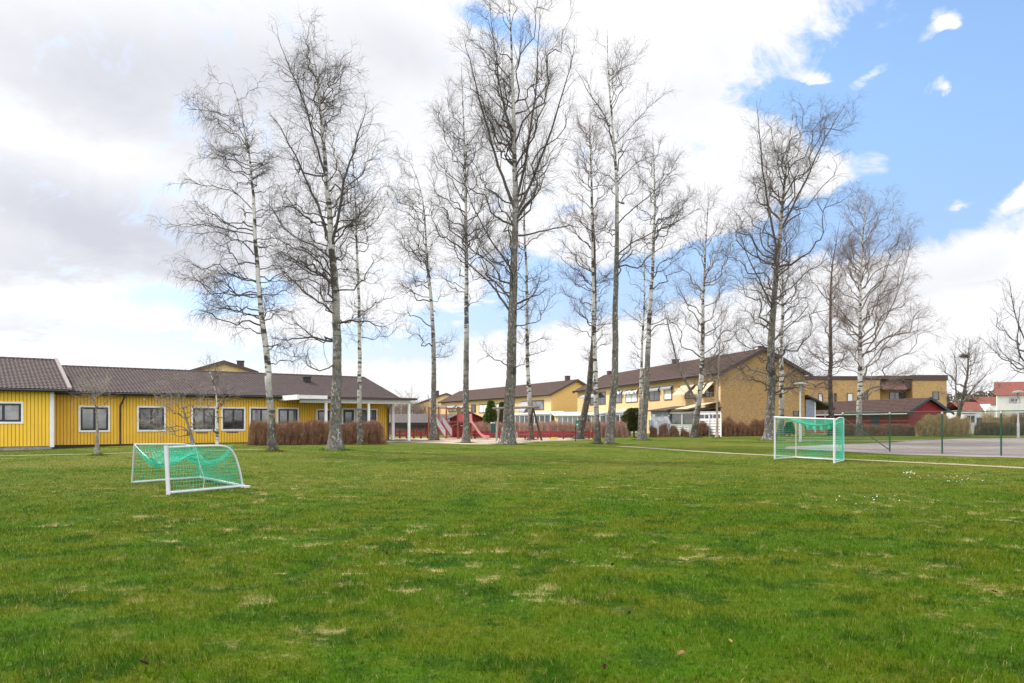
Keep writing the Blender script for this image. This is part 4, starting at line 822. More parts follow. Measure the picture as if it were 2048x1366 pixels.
bare_tree((1388, 869), [(1393, 812), (1402, 740), (1406, 600), (1410, 480), (1414, 370)],
          [(800, 1320, 1470), (720, 1310, 1480), (650, 1320, 1490), (580, 1325, 1480), (500, 1345, 1470), (430, 1370, 1450), (365, 1395, 1432)], 14,
          'forked white birch with a second leaning stem, right of the washing line', BK_WHITE, 47, D=62, n1=44, slope=1.3, droop=-.04, first=800, dens=.95, limb=M_LIMBW,
          leaders=[[(1393, 806), (1365, 760), (1345, 700), (1325, 610)]])
bare_tree((1434, 873), [(1436, 780), (1440, 700), (1441, 610)],
          [(800, 1410, 1470), (720, 1405, 1480), (650, 1412, 1475), (605, 1430, 1455)], 5.5,
          'young thin birch with pale stem in front of the white board screen', mat('pale_young_bark', (.38, .31, .25), .85, var=.3), 53, D=60, n1=22, slope=1.1, droop=0, first=820, dens=.7, limb=M_LIMBW)
bare_tree((1539, 881), [(1546, 760), (1550, 640), (1556, 540), (1566, 440), (1578, 330), (1590, 205)],
          [(770, 1470, 1640), (700, 1455, 1690), (640, 1450, 1700), (560, 1450, 1700), (480, 1448, 1690), (420, 1450, 1690), (350, 1480, 1690), (280, 1495, 1705), (230, 1500, 1705), (195, 1540, 1660)], 22,
          'large grey birch with wide crown and black nest box, left of the standing goal', BK_GREY, 59, n1=56, slope=1.15, droop=-.07, first=790, dens=1.0, crook=1.4,
          leaders=[[(1556, 520), (1530, 400), (1515, 300), (1505, 215)], [(1562, 460), (1600, 380), (1640, 290), (1675, 225)]],
          limbs=[[(1552, 620), (1510, 560), (1480, 520), (1455, 460)], [(1554, 600), (1600, 560), (1650, 520), (1690, 500)]])
bare_tree((1561, 873), [(1563, 740), (1564, 620), (1562, 520), (1555, 420)],
          [(780, 1510, 1620), (700, 1490, 1640), (600, 1495, 1635), (500, 1500, 1630), (415, 1530, 1590)], 13,
          'whiter birch directly behind the large grey one at the goal', BK_WHITE, 61, n1=34, slope=.9, droop=-.05, first=780, dens=.85)
bare_tree((1664, 871), [(1663, 740), (1662, 640), (1666, 540), (1680, 440)],
          [(790, 1600, 1725), (700, 1598, 1725), (620, 1600, 1725), (540, 1612, 1722), (480, 1635, 1715), (435, 1660, 1700)], 13,
          'dark trunked birch seen above the right end of the standing goal', BK_DARK, 67, n1=42, slope=1.1, droop=-.06, first=800, dens=1.0, twig=M_TWIGR)
bare_tree((1718, 873), [(1721, 740), (1722, 620), (1728, 480), (1738, 365)],
          [(790, 1650, 1800), (720, 1650, 1860), (670, 1650, 1868), (620, 1650, 1855), (560, 1655, 1850), (500, 1668, 1830), (440, 1680, 1828), (400, 1690, 1790), (355, 1715, 1785)], 13,
          'white trunked birch with a fan of ascending limbs behind the chain link brace', BK_WHITE, 71, n1=56, slope=1.35, droop=-.08, first=800, dens=1.1, limb=M_LIMBW, twig=M_TWIGR,
          limbs=[[(1722, 745), (1760, 700), (1810, 650), (1860, 630)], [(1722, 720), (1770, 640), (1800, 560), (1820, 470)]])
# right edge pollarded tree, the low tree with a nest, small trees before the yellow house
bare_tree((2095, 905), [(2090, 800), (2078, 740), (2074, 650), (2070, 555)],
          [(790, 2010, 2170), (740, 1990, 2180), (680, 1988, 2180), (620, 1990, 2170), (555, 2012, 2150)], 26,
          'pollarded tree mostly outside the right edge, long shoots reaching in', BK_DARK, 73, n1=24, slope=1.5, droop=.04, first=750, dens=.75, name='pollarded_tree', cat='tree', group='other bare trees', D=41,
          limbs=[[(2078, 745), (2040, 735), (2005, 700), (1994, 620)], [(2078, 735), (2045, 700), (2020, 640), (2008, 570)]])
bare_tree((1914, 866), [(1916, 830), (1925, 790), (1934, 745), (1935, 700), (1936, 672)],
          [(800, 1868, 1985), (760, 1858, 2000), (720, 1862, 1992), (690, 1880, 1975), (668, 1905, 1960)], 11,
          'low spreading bare tree with a dark nest, behind the shed gable end', BK_DARK, 79, n1=34, slope=.9, droop=.03, first=835, dens=.8, name='spreading_tree', cat='tree', group='other bare trees', D=78, limb=M_LIMBW,
          leaders=[[(1920, 820), (1905, 780), (1905, 730), (1890, 700)], [(1920, 815), (1945, 780), (1975, 755), (1990, 735)]], fine=.8, tw=1.3)
bare_tree((195, 911), [(194, 850), (192, 815), (190, 790)],
          [(815, 160, 225), (795, 158, 228), (775, 165, 220), (758, 178, 208)], 8,
          'small pruned tree with knobbly head before the left window of the yellow house', mat('small_tree_bark', (.23, .21, .185), .9, var=.5, vscale=9), 83, n1=18, slope=.7, droop=.0, first=822, dens=.75, name='small_tree', cat='tree', group='other bare trees', limb=M_LIMBW, twig=mat('grey_twigs', (.36, .31, .25), .85), crook=1.3, tw=.9)
bare_tree((386, 894), [(384, 878), (377, 850), (370, 820), (358, 790), (352, 770)],
          [(870, 340, 430), (840, 290, 425), (810, 280, 420), (780, 305, 420), (755, 325, 400)], 7,
          'crooked shrubby tree reaching left before the yellow house window', MATS['small_tree_bark'], 89, n1=22, slope=.5, droop=.0, first=872, dens=.8, name='small_tree', cat='tree', group='other bare trees', limb=M_LIMBW, twig=MATS['grey_twigs'], crook=1.8,
          limbs=[[(380, 865), (360, 858), (335, 860), (322, 845)]], fine=.9)
bare_tree((434, 892), [(436, 870), (437, 830), (434, 790), (428, 760), (420, 728)],
          [(820, 375, 480), (790, 365, 490), (760, 380, 470), (735, 395, 450), (718, 410, 435)], 5,
          'young twin stemmed white birch behind the tipped goal', BK_YOUNG, 97, n1=24, slope=1.0, droop=-.02, first=850, dens=.7, group='other bare trees', fine=.9, twig=MATS['grey_twigs'],
          leaders=[[(435, 885), (428, 865), (422, 845), (412, 815)]])
# faint far trees behind the garages and behind the brick houses
for i, (bx, tx, ty, w_, nm) in enumerate(((802, 803, 778, 26, 'pale far birch behind the garages, left'), (826, 824, 772, 24, 'pale far birch behind the garages, nearer the gable'))):
    bare_tree((bx, 860), [(bx, 830), (tx, 800), (tx, ty)], [(845, bx-w_, bx+w_), (815, bx-w_, bx+w_), (790, bx-w_*.8, bx+w_*.8), (ty, bx-w_*.3, bx+w_*.3)], 3.0, nm, BK_WHITE, 101+i, n1=20, slope=.9, dens=.5, first=850, D=135, tw=2.2, group='far bare trees', fine=.55, limb=M_LIMBW, twig=MATS['grey_twigs'])

# longer tufts of grass and bare earth at the trunk feet
tm = MB(); rg = np.random.default_rng(77); VV = []
for g, r0 in BASES:
    n = int(260+r0*2600); a = rg.random(n)*6.283; rr = r0*1.0+rg.random(n)**1.6*(.22+r0*1.4); x = g[0]+rr*np.cos(a); y = g[1]+rr*np.sin(a); z = gz(x, y)-.005
    h = (.05+.12*rg.random(n))*np.clip(1.2-rr/(r0*2.4+.3), .35, 1); az = rg.random(n)*6.283; b = np.stack([x, y, z], 1); sd_v = np.stack([np.cos(az), np.sin(az), az*0], 1)*.011; l = rg.normal(0, .4, (n, 2))*h[:, None]
    tip = b+np.concatenate([l, h[:, None]], 1); VV.append(np.stack([b-sd_v, b+sd_v, tip], 1))
V = np.concatenate(VV); tm.add(V, np.arange(len(V)*3).reshape(-1, 3)); tag(tm.build('grass_tufts', G_BLADE), 'longer grass tufts left unmown round the trunk feet', 'grass', kind='stuff')
# ================================================================ OBJECTS
M_ALU = mat('white_goal_paint', (.60, .61, .65), .4, var=.06)
M_ALUG = mat('grey_aluminium', (.40, .42, .45), .4, var=.1)
M_NET = mat('green_net', (.025, .48, .32), .6)
M_ROPE = mat('pale_rope', (.55, .68, .60), .8)
def quadnet(mb, S, nu, nv, r):
    """cords of a net over a bilinear or sampled surface S(u, v) -> xyz"""
    u = np.linspace(0, 1, nu); v = np.linspace(0, 1, nv); U, V = np.meshgrid(u, v, indexing='ij'); Q = S(U, V)
    mb.tubes(Q, np.full(Q.shape[:2], r), 3); mb.tubes(np.swapaxes(Q, 0, 1), np.full((nv, nu), r), 3)
def bil(a, b, c, d, sag=0, out=None, wav=.0, sagp=2):
    """a,b: start edge; d,c: far edge; u runs a->b, v runs a->d"""
    a, b, c, d = (np.asarray(q, float) for q in (a, b, c, d))
    def S(U, V):
        U_, V_ = U[..., None], V[..., None]; Q = (a*(1-U_)+b*U_)*(1-V_)+(d*(1-U_)+c*U_)*V_
        w_ = (4*U*(1-U))**.8*(4*V*(1-V))**.6
        if out is not None: Q = Q+np.asarray(out)*w_[..., None]
        Q[..., 2] -= sag*w_; Q += (wav*np.sin(U*23+V*7)*np.sin(V*19))[..., None]*np.array([.5, .5, .3]); return Q
    return S
UP = np.array([0, 0, 1.])
# ---- goal tipped on to its mouth
A0, A1 = G(337, 989.5), G(485, 975.5); B0_, B1_ = G(264, 968), G(401, 957.5)
hA, hB = (990-893.5)/F*A0[1], (968.7-889.5)/F*B0_[1]
A0t, B0t = A0+UP*hA+np.array([-.05, 0, 0]), B0_+UP*hB+np.array([.06, 0, 0])
dA = A1-A0; dB = B1_-B0_
A1t = A0+dA*.84+UP*(hA*.98); B1t = B0_+dB*.90+UP*(hB*.96)
gA = thing('football_goal', (A0+A1+B0_+B1_)/4, 'white framed goal tipped over on the lawn at left, green net sagging inside', 'goal', 'football goals')
gA['label'] = 'small white goal tipped over on its mouth at left, green net sagging inside'
def frame(name, pts, r, mt, par, k=8, n=None):
    m = MB(); p = np.array(pts); p = smooth_path(p, n) if n else p; m.tubes(p, np.full(len(p), r), k, caps=True); return m.build(name, mt, par, smooth=True)
up = UP*.04
def post(name, a, b, w_, mt, par):
    ax = norm(np.asarray(b)-np.asarray(a)); s_ = norm(np.cross(ax, [0, 1, 0.])); t_ = np.cross(ax, s_); m = MB(); q = [(-1, -.7), (1, -.7), (1, .7), (-1, .7)]
    m.prism([a+s_*x*w_+t_*y*w_ for x, y in q], [b+s_*x*w_+t_*y*w_ for x, y in q]); return m.build(name, mt, par)
post('goal_post', A0+up*0, A0t+UP*.02, .036, M_ALU, gA)
frame('top_bar', [A0t-UP*.02+dA*.03, A0t*.5+A1t*.5, A1t-dA*.06, A1t-UP*.03, A1t*.5+A1*.5+dA*.035-UP*.02, A1+UP*.06], .024, M_ALU, gA, n=26)
frame('ground_bar', [A0+up, A1+up+dA*.03], .030, M_ALU, gA); frame('crossbar', [B1_+up, A1+up], .036, M_ALU, gA)
frame('goal_post', [B0_+up, B0t], .024, M_ALUG, gA); frame('top_bar', [B0t, B0t*.5+B1t*.5, B1t-dB*.06, B1t-UP*.03, B1t*.5+B1_*.5+dB*.03, B1_+UP*.06], .022, M_ALU, gA, n=26); frame('ground_bar', [B0_+up, B1_+up], .026, M_ALU, gA)
m = MB(); m.box(WF, A1[0]-.05, A1[0]+.17, A1[1]-.06, A1[1]+.06, A1[2]-.01, A1[2]+.05); m.build('corner_joint', M_ALU, gA)
net = MB(); CR = .0047
def topS(U, V):                      # u along the bars (left to right), v from A to B, sagging bellies
    U_, V_ = U[..., None], V[..., None]
    a = (A0t+(A1t-A0t)*U_); b = (B0t+(B1t-B0t)*U_); Q = a*(1-V_)+b*V_
    sg = .46*(4*V*(1-V))**.6*(.85+.25*np.sin(U*9)) ; sg = sg*np.clip(U*4+.7, 0, 1); Q[..., 2] -= sg; Q += .02*np.sin(U*31+V*13)[..., None]*np.array([1, .3, .5]); return Q
quadnet(net, topS, 30, 44, CR)
def sideS(P0, P0t, P1, P1t):
    def S(U, V):
        U_, V_ = U[..., None], V[..., None]; Q = (P0+(P1-P0)*U_)*(1-V_)+(P0t+(P1t-P0t)*U_)*V_; Q += .02*np.sin(U*17+V*9)[..., None]*np.array([.6, 1, 0]); return Q
    return S
quadnet(net, sideS(A0+dA*.06, A0t+dA*.05, A1, A1t), 26, 13, CR*.8); quadnet(net, sideS(B0_+dB*.03, B0t, B1_, B1t), 26, 13, CR*.8)
def rightS(U, V):                    # u from A to B, v up; pulled inward
    U_, V_ = U[..., None], V[..., None]; Q = (A1*(1-U_)+B1_*U_)*(1-V_)+(A1t*(1-U_)+B1t*U_)*V_
    Q = Q+(-dA/np.linalg.norm(dA)*.30)*((4*U*(1-U))**.7*np.sin(V*math.pi*.95))[..., None]; Q[..., 2] -= .38*(4*U*(1-U))*V**2; return Q
quadnet(net, rightS, 34, 16, CR)
net.build('net', M_NET, gA)
r_ = MB(); tt = np.linspace(0, 1, 20)
q = B0t[None]*(1-tt)[:, None]+(A0t+dA*.0+UP*-.12)[None]*tt[:, None]; q[:, 2] -= .40*4*tt*(1-tt)*(1-tt*.3); q[:, 0] += .22*4*tt*(1-tt); r_.tubes(q, np.full(20, .009), 5)
q = (B1t*(1-tt[:, None])+A1t*tt[:, None]); q[:, 2] -= .48*4*tt*(1-tt); r_.tubes(q, np.full(20, .007), 5)
q = np.stack([A0+dA*.38+UP*.86-dA*.02, A0+dA*.40+UP*.55, A0+dA*.47+UP*.28, A0+dA*.44+UP*.03]); r_.tubes(smooth_path(q, 14), np.full(14, .006), 5)
r_.build('net_rope', M_ROPE, gA)

# ---- standing goal at right
C0, C1, C2, C3 = G(1549.5, 918.5), G(1668.5, 926.5), G(1687.3, 921.5), G(1592, 915.8)
hC = 86.3/F*C0[1]; C1h = 90.2/F*C1[1]; tops = [C0+UP*hC, C1+UP*C1h]; C2t = C2+UP*((921.5-836.5)/F*C2[1]); C3t = C3+UP*((915.8-838)/F*C3[1])
gB = thing('football_goal', (C0+C1+C2+C3)/4, 'upright white goal with green net beside the green chain link fence', 'goal', 'football goals')
post('goal_post', C0, tops[0], .028, M_ALU, gB); post('goal_post', C1, tops[1], .032, M_ALU, gB)
frame('crossbar', [tops[0]-UP*.04-(C1-C0)*.012, tops[1]-UP*.04+(C1-C0)*.012], .030, M_ALU, gB)
frame('rear_upright', [C2+up, C2t], .022, M_ALU, gB); frame('rear_upright', [C3+up, C3t], .020, M_ALU, gB)
frame('side_bar', [tops[1]-UP*.1, tops[1]*.5+C2t*.5+UP*.04, C2t], .024, M_ALU, gB, n=12); frame('side_bar', [tops[0]-UP*.08, C3t], .022, M_ALU, gB)
frame('ground_bar', [C1+up*.6, C2+up*.6], .024, M_ALU, gB); frame('ground_bar', [C2+up*.6, C3+up*.6], .026, M_ALU, gB); frame('ground_bar', [C3+up*.6, C0+up*.6], .024, M_ALU, gB)
net = MB(); cr = .0058
quadnet(net, bil(C3, C2, C2t, C3t, out=(.12, .2, 0), wav=.02), 34, 20, cr); quadnet(net, bil(C1, C2, C2t, tops[1]-UP*.1, out=(.1, 0, 0), wav=.02), 20, 20, cr); quadnet(net, bil(C0, C3, C3t, tops[0]-UP*.1, out=(-.05, 0, 0), wav=.02), 16, 20, cr*.8)
def topN(U, V):
    U_, V_ = U[..., None], V[..., None]; a = tops[0]*(1-U_)+(tops[1]-UP*.08)*U_; b = C3t*(1-U_)+C2t*U_; Q = a*(1-V_)+b*V_
    Q[..., 2] -= .55*(U**.9*(1-U)**.7*1.9)*(4*V*(1-V)*.4+V*.75); return Q
quadnet(net, topN, 34, 26, cr)
def backfold(U, V):
    Q = topN(U, np.ones_like(V)); Q[..., 2] -= .22*V*np.sin(U*math.pi); Q += .03*np.sin(U*40)[..., None]; return Q
quadnet(net, backfold, 40, 12, cr); net.build('net', M_NET, gB)
r_ = MB(); tt = np.linspace(0, 1, 14)
q = tops[1]*(1-tt[:, None])+C2t*tt[:, None]; q[:, 2] -= .12+.10*(1-tt); r_.tubes(q, np.full(14, .010), 5); r_.build('net_rope', M_ROPE, gB)

# ---- chain link fence
M_FGR = mat('dark_green_paint', (.010, .070, .040), .45, var=.1)
fp = [np.array([22.0, 34.7])+(i-3)*np.array([1.452, -2.15]) for i in range(0, 8)]
FP = [np.array([*p, float(gz(*p))]) for p in fp]; fh = 1.97
fn = thing('chain_link_fence', FP[0], 'dark green chain link fence with thin top rail and slanting brace along the court', 'fence')
for q in FP:
    m = MB(); m.tubes(np.array([q-UP*.1, q+UP*fh]), np.array([.038, .038]), 10, caps=True); po = m.build('post', M_FGR, fn, smooth=True)
    m = MB(); m.tubes(np.array([q+UP*(fh-.06), q+UP*(fh+.03), q+UP*(fh+.045)]), np.array([.046, .046, .012]), 10, caps=True); m.build('post_cap', M_METAL, po, smooth=True)
m = MB(); m.rod(FP[0]+UP*(fh+.03), FP[-1]+UP*(fh+.03), .024); m.build('top_rail', M_FGR, fn, smooth=True)
m = MB(); m.rod(FP[0]+UP*(fh-.25), FP[1]+UP*.1, .026); m.build('brace', M_FGR, fn, smooth=True)
m = MB(); Lf = np.linalg.norm(FP[-1]-FP[0]); dr = (FP[-1]-FP[0])/Lf; nd = int(Lf/.062); segs = []
hh_ = fh-.06; step = hh_
for i in range(-int(hh_/.062), nd):
    for sgn in (1, -1):
        a0 = i*.062 if sgn == 1 else i*.062+hh_; a1 = a0+sgn*hh_; z0, z1 = .04, .04+hh_
        # clip to the fence length
        lo, hi = 0.0, 1.0
        for lim, s_ in ((0, 1), (Lf, -1)):
            f0, f1 = s_*(a0-lim), s_*(a1-lim)
            if f0 < 0 and f1 < 0: lo, hi = 1, 0; break
            if f0 < 0: lo = max(lo, f0/(f0-f1))
            if f1 < 0: hi = min(hi, f0/(f0-f1))
        if hi <= lo+.01: continue
        pa, pb = a0+(a1-a0)*lo, a0+(a1-a0)*hi; za, zb_ = z0+(z1-z0)*lo, z0+(z1-z0)*hi
        segs.append([FP[0]+dr*pa+UP*za, FP[0]+dr*pb+UP*zb_])
m.tubes(np.array(segs), .0042, 3); m.build('mesh', mat('green_wire', (.03, .075, .055), .5), fn)

# ---- hedges of bare twigs
M_HEDG = mat('hedge_twigs', (.34, .185, .11), .85, col2=(.17, .092, .058), vscale=3, island=.45)
M_HEDP = mat('hedge_twigs_pale', (.52, .33, .25), .85, col2=(.33, .19, .15), vscale=3, island=.45)
M_HEDY = mat('forsythia_twigs', (.52, .38, .16), .85, col2=(.31, .21, .10), vscale=3, island=.45)
M_HEDO = mat('olive_hedge', (.19, .13, .07), .85, col2=(.09, .07, .035), vscale=3, island=.45)
def hedge(label, pa, pb, ha, depth, m_, n, seed, r=.007, gaps=None, cat='hedge', name='hedge', mb=None, lump=.12, group=None, loc=None):
    """pa, pb ground points; twigs rise from stools along the row and fan out to a clipped top"""
    rg = np.random.default_rng(seed); pa, pb = np.array(pa, float), np.array(pb, float); L = np.linalg.norm(pb[:2]-pa[:2]); d = (pb-pa)/L; d[2] = 0; s = np.array([-d[1], d[0], 0])
    u = rg.random(n)*L; v = rg.normal(0, .22, n)*depth; v0 = v*.45
    gs_ = .45 if L > 2 else .22; u0 = np.round(u/gs_)*gs_+rg.normal(0, .09, n); top = ha*(1+lump*np.sin(u*1.9+seed)*.6+lump*.5*np.sin(u*5.3+seed*2))
    edge = np.clip(np.minimum(u, L-u)/(.35*ha), 0, 1)**.5; env = np.sqrt(np.clip(1-(np.abs(v)/(depth*.62))**2.5, .05, 1)); H = top*env*(.82+.18*edge)*(.66+.36*rg.random(n)**.4)
    if gaps is not None:
        for g0, g1 in gaps: kp = ~((u > g0) & (u < g1)); u, v, v0, u0, H = u[kp], v[kp], v0[kp], u0[kp], H[kp]
    n = len(u); t = np.linspace(0, 1, 6)[None, :]; cu = u0[:, None]+(u-u0)[:, None]*t**.7+rg.normal(0, .035, (n, 6)); cv = v0[:, None]+(v-v0)[:, None]*t**.8+rg.normal(0, .035, (n, 6)); cz = H[:, None]*t
    xy = pa[None, None]+d*cu[..., None]+s*cv[..., None]; xy[..., 2] = gz(xy[..., 0], xy[..., 1])+cz
    m = MB() if mb is None else mb; m.tubes(xy, np.repeat(np.linspace(r*1.3, r*.5, 6)[None], n, 0), 3)
    # side twigs in the upper part
    k = n*2; i = rg.integers(0, n, k); j = rg.integers(2, 6, k); b = xy[i, j]; dd = norm(rg.normal(0, 1, (k, 3))*[.8, .8, .5]+[0, 0, .75]); l = .10+.16*rg.random(k)
    mid = b+dd*l[:, None]*.5; tip = b+dd*l[:, None]+rg.normal(0, .02, (k, 3)); keep = tip[:, 2] < gz(tip[:, 0], tip[:, 1])+ha*1.10
    m.tubes(np.stack([b, mid, tip], 1)[keep], r*.42, 3)
    if mb is not None: return m
    o = m.build(name, m_, loc=(pa+pb)/2); return tag(o, label, cat, group)
# long russet hedge before the yellow house
hl, hr = G(487, 891), G(769, 888.5); hmid = G(604, 894.6)
hedge('long russet clipped hedge of bare twigs in front of the yellow house', hl+[.2, .5, 0], hr+[-.2, .4, 0], 1.27, 1.5, M_HEDG, 5600, 1, r=.008)
hp = lambda px, D: np.array([(px-CX)/F*D, D, 0.])
hedge('pale reddish bare hedge behind the swing and the red rail fence', hp(945, 61), hp(1252, 63), 1.25, 1.2, M_HEDP, 5000, 2, r=.009)
hedge('thin bare bushes between the leaning birch and the round evergreen', hp(1205, 66), hp(1262, 66), 1.3, 1.0, M_HEDP, 900, 12, r=.008, cat='shrub', name='bare_bush')
for i, (px, w_, h_, lb) in enumerate(((1307, .5, .95, 'left, below the laundry'), (1327, .6, 1.2, 'beside the washing pole'), (1349, .7, .9, 'left of the patio fence'), (1370, .6, .8, 'right of the patio fence'))):
    c = hp(px, 64.5); hedge('small dark red bare shrub at the patio, '+lb, c-[w_/2, 0, 0], c+[w_/2, 0, 0], h_*(.8+.12*i), .5, M_HEDG, 260, 20+i, lump=.5, r=.009, cat='shrub', name='small_shrub', group='small shrubs at the patio')
hedge('brown shrub border along the foot of the shaded brick gable', hp(1398, 66.5), hp(1540, 67.5), 1.3, 1.3, M_HEDG, 3400, 3, r=.008, lump=.35)
hedge('clipped brown hedge in front of the red shed', hp(1672, 68), hp(1834, 69), .98, 1.0, M_HEDG, 4200, 4, r=.008)
hedge('yellowish forsythia hedge in front of the shed gable', hp(1838, 67), hp(1935, 67), 1.72, 1.7, M_HEDY, 5200, 5, r=.009, lump=.2)
hedge('dark clipped hedge below the board fence at right', hp(1952, 72), hp(2300, 70), 1.15, 1.3, M_HEDO, 9000, 6, r=.010)
hedge('taller brown hedge rising behind the dark clipped one at the lamp post', hp(2022, 78), hp(2300, 76), 2.1, 1.5, M_HEDG, 4500, 7, r=.011)
hedge('loose bare shrubs between the garden shed and the lamp post', hp(1965, 80), hp(2022, 80), 2.4, 1.8, M_HEDY, 500, 8, r=.010, lump=.4, cat='shrub', name='bare_bush')

# ---- evergreens: many small sprays over a crown volume
def sprays(mb, C, H, Rf, n, seed, size, droop=.2):
    rg = np.random.default_rng(seed); z = rg.random(n)**.8; ph = rg.random(n)*2*math.pi; lob = 1+.16*np.sin(ph*3+z*9)+.12*np.sin(ph*5-z*17+seed)
    r = Rf(z)*(.55+.5*rg.random(n)**.5)*lob; p = np.stack([C[0]+r*np.cos(ph), C[1]+r*np.sin(ph), C[2]+z*H], 1)
    out = norm(np.stack([np.cos(ph), np.sin(ph), .6-droop+rg.normal(0, .3, n)], 1)+rg.normal(0, .3, (n, 3))); side = norm(np.cross(out, rg.normal(0, 1, (n, 3)))); l = size*(.6+.8*rg.random(n))[:, None]; w_ = l*.32
    mb.add(np.stack([p, p+out*l*.5+side*w_, p+out*l, p+out*l*.5-side*w_], 1), np.arange(n*4).reshape(n, 4))
M_THUJ = mat('thuja_green', (.15, .21, .035), .7, col2=(.055, .105, .022), vscale=5, island=.45)
M_EVER = mat('dark_evergreen', (.125, .125, .040), .7, col2=(.055, .068, .022), vscale=5, island=.45)
M_STEM = mat('brown_stem', (.10, .065, .045), .9)
def evergreen(name, label, px, D, ytop, ybase, wpx, m_, n, seed, shape, size=.16, D2=None):
    C = np.array([(px-CX)/F*D, D, 0.]); C[2] = float(gz(C[0], C[1])); zt = EYE+(HY-ytop)/F*D; zb = EYE+(HY-ybase)/F*D; R0 = wpx/2/F*D; t = thing(name, C, label, 'evergreen')
    m = MB(); m.tubes(np.array([C-UP*.1, C+UP*(zt-C[2])*.8]), np.array([.09, .03]), 8); m.build('trunk', M_STEM, t)
    m = MB(); c = C.copy(); c[2] = zb; sprays(m, c, zt-zb, (lambda z: R0*shape(z)), n, seed, size); m.build('crown', m_, t)
evergreen('conifer', 'bright green conical conifer behind the green litter bin', 982, 63, 803, 868, 33, M_THUJ, 9000, 1, lambda z: np.clip(1.05-z, 0, 1)**.75*(1-.5*np.clip(.12-z, 0, 1)*6))
evergreen('conifer', 'smaller green conifer half hidden behind the swing frame', 1004, 64, 806, 868, 22, M_THUJ, 5000, 2, lambda z: np.clip(1.05-z, 0, 1)**.7)
evergreen('round_evergreen', 'dark rounded evergreen beside the speckled birch at the patio', 1268, 64, 818, 862, 38, M_EVER, 7000, 3, lambda z: np.sqrt(np.clip(1-(2*z-1)**2, 0, 1))**.8)
evergreen('small_evergreen', 'small dark evergreen shrub seen through the standing goal net', 1579, 67, 846, 869, 18, M_EVER, 1500, 4, lambda z: np.clip(1.1-z, 0, 1)**.6)

# ---- far wood on the right and behind the roofs
fw_ = MB(); rg = np.random.default_rng(5)
for i in range(90):
    D = 330+rg.random()*80; px = 1880+rg.random()*330; h_ = (845-(793-rg.random()*12))/F*D+1.2; C = np.array([(px-CX)/F*D, D, .3]); n = 160; z = rg.random(n); ph = rg.random(n)*6.28; w0 = 2.6+rg.random()*2
    r = w0*(1.05-z)**.8; p = np.stack([C[0]+r*np.cos(ph), C[1]+r*np.sin(ph), C[2]+z*h_], 1); o_ = norm(rg.normal(0, 1, (n, 3))); s_ = norm(np.cross(o_, rg.normal(0, 1, (n, 3)))); l = 1.1
    fw_.add(np.stack([p, p+o_*l*.5+s_*l*.4, p+o_*l, p+o_*l*.5-s_*l*.4], 1), np.arange(n*4).reshape(n, 4))
o = fw_.build('distant_wood', mat('far_wood_green', (.055, .062, .030), .9, col2=(.10, .07, .045), vscale=.12)); tag(o, 'distant dark mixed wood above the small red roofs', 'wood', kind='stuff')
fw_ = MB()
for i in range(130):
    D = 150+rg.random()*60; px = (1868+rg.random()*140) if i % 2 else (770+rg.random()*80); h_ = (845-((806 if i % 2 else 802)-rg.random()*14))/F*D+1.2; C = np.array([(px-CX)/F*D, D, .3]); n = 60
    st = np.repeat(C[None], n, 0)+rg.normal(0, .5, (n, 3))*[1, 1, 0]; st[:, 2] = C[2]+rg.random(n)*h_*.5; dd = norm(rg.normal(0, .35, (n, 3))+[0, 0, 1]); fw_.tubes(grow(rg, st, dd, h_*(.25+.25*rg.random(n)), 4, .12, .05), .022, 3)
o = fw_.build('bare_thicket', mat('thicket_brown', (.17, .125, .10), .9)); tag(o, 'distant brown thicket of bare trees behind garages and cottages', 'thicket', kind='stuff')

# ---- nest boxes and the nest
def nestbox(px, py, D, label, s=.13):
    c = P(px, py, D); t = thing('nest_box', c-UP*.18, label, 'nest box', 'nest boxes on the trunks'); f = Fr(c-UP*.18, (1, 0)); mB = mat('black_wood', (.014, .014, .020), .6)
    m = MB(); m.box(f, -s*.85, s*.85, -s, s*.8, 0, .33); m.build('box', mB, t); m = MB(); m.prism([f.p(x, b, z) for x, b, z in ((-s*1.1, -s*1.35, .335), (-s*1.1, s*.85, .41), (-s*1.1, s*.85, .43), (-s*1.1, -s*1.35, .355))], [f.p(x, b, z) for x, b, z in ((s*1.1, -s*1.35, .335), (s*1.1, s*.85, .41), (s*1.1, s*.85, .43), (s*1.1, -s*1.35, .355))]); m.build('lid', mB, t)
    m = MB(); m.tubes(np.array([f.p(0, -s-.006, .22), f.p(0, -s+.01, .22)]), np.array([.025, .025]), 10, caps=True); m.build('entry_hole', mat('pure_dark', (.003, .003, .003), .9), t)
def Dof(px, py): return G(px, py)[1]
nestbox(1028.5, 741, Dof(1015, 889)-.42, 'black nest box high on the thickest birch')
nestbox(1182, 762, Dof(1157, 879)-.32, 'black nest box on the leaning dark birch', .12)
nestbox(1546.5, 745, Dof(1539, 881)-.42, 'black nest box on the grey birch at the goal')
nestbox(1561, 791, Dof(1561, 873)-.30, 'dark box on the whiter birch behind the goal birch', .12)
c = P(1929, 712, 78); ne = MB(); rg = np.random.default_rng(9); k = 260; st = c+rg.normal(0, .16, (k, 3))*[1, 1, .5]; ne.tubes(grow(rg, st, norm(rg.normal(0, 1, (k, 3))*[1, 1, .3]), np.full(k, .3), 3, .2, 0), .013, 3)
tag(ne.build('bird_nest', M_TWIG, loc=c), 'dark twig nest in the top of the low spreading tree', 'nest')

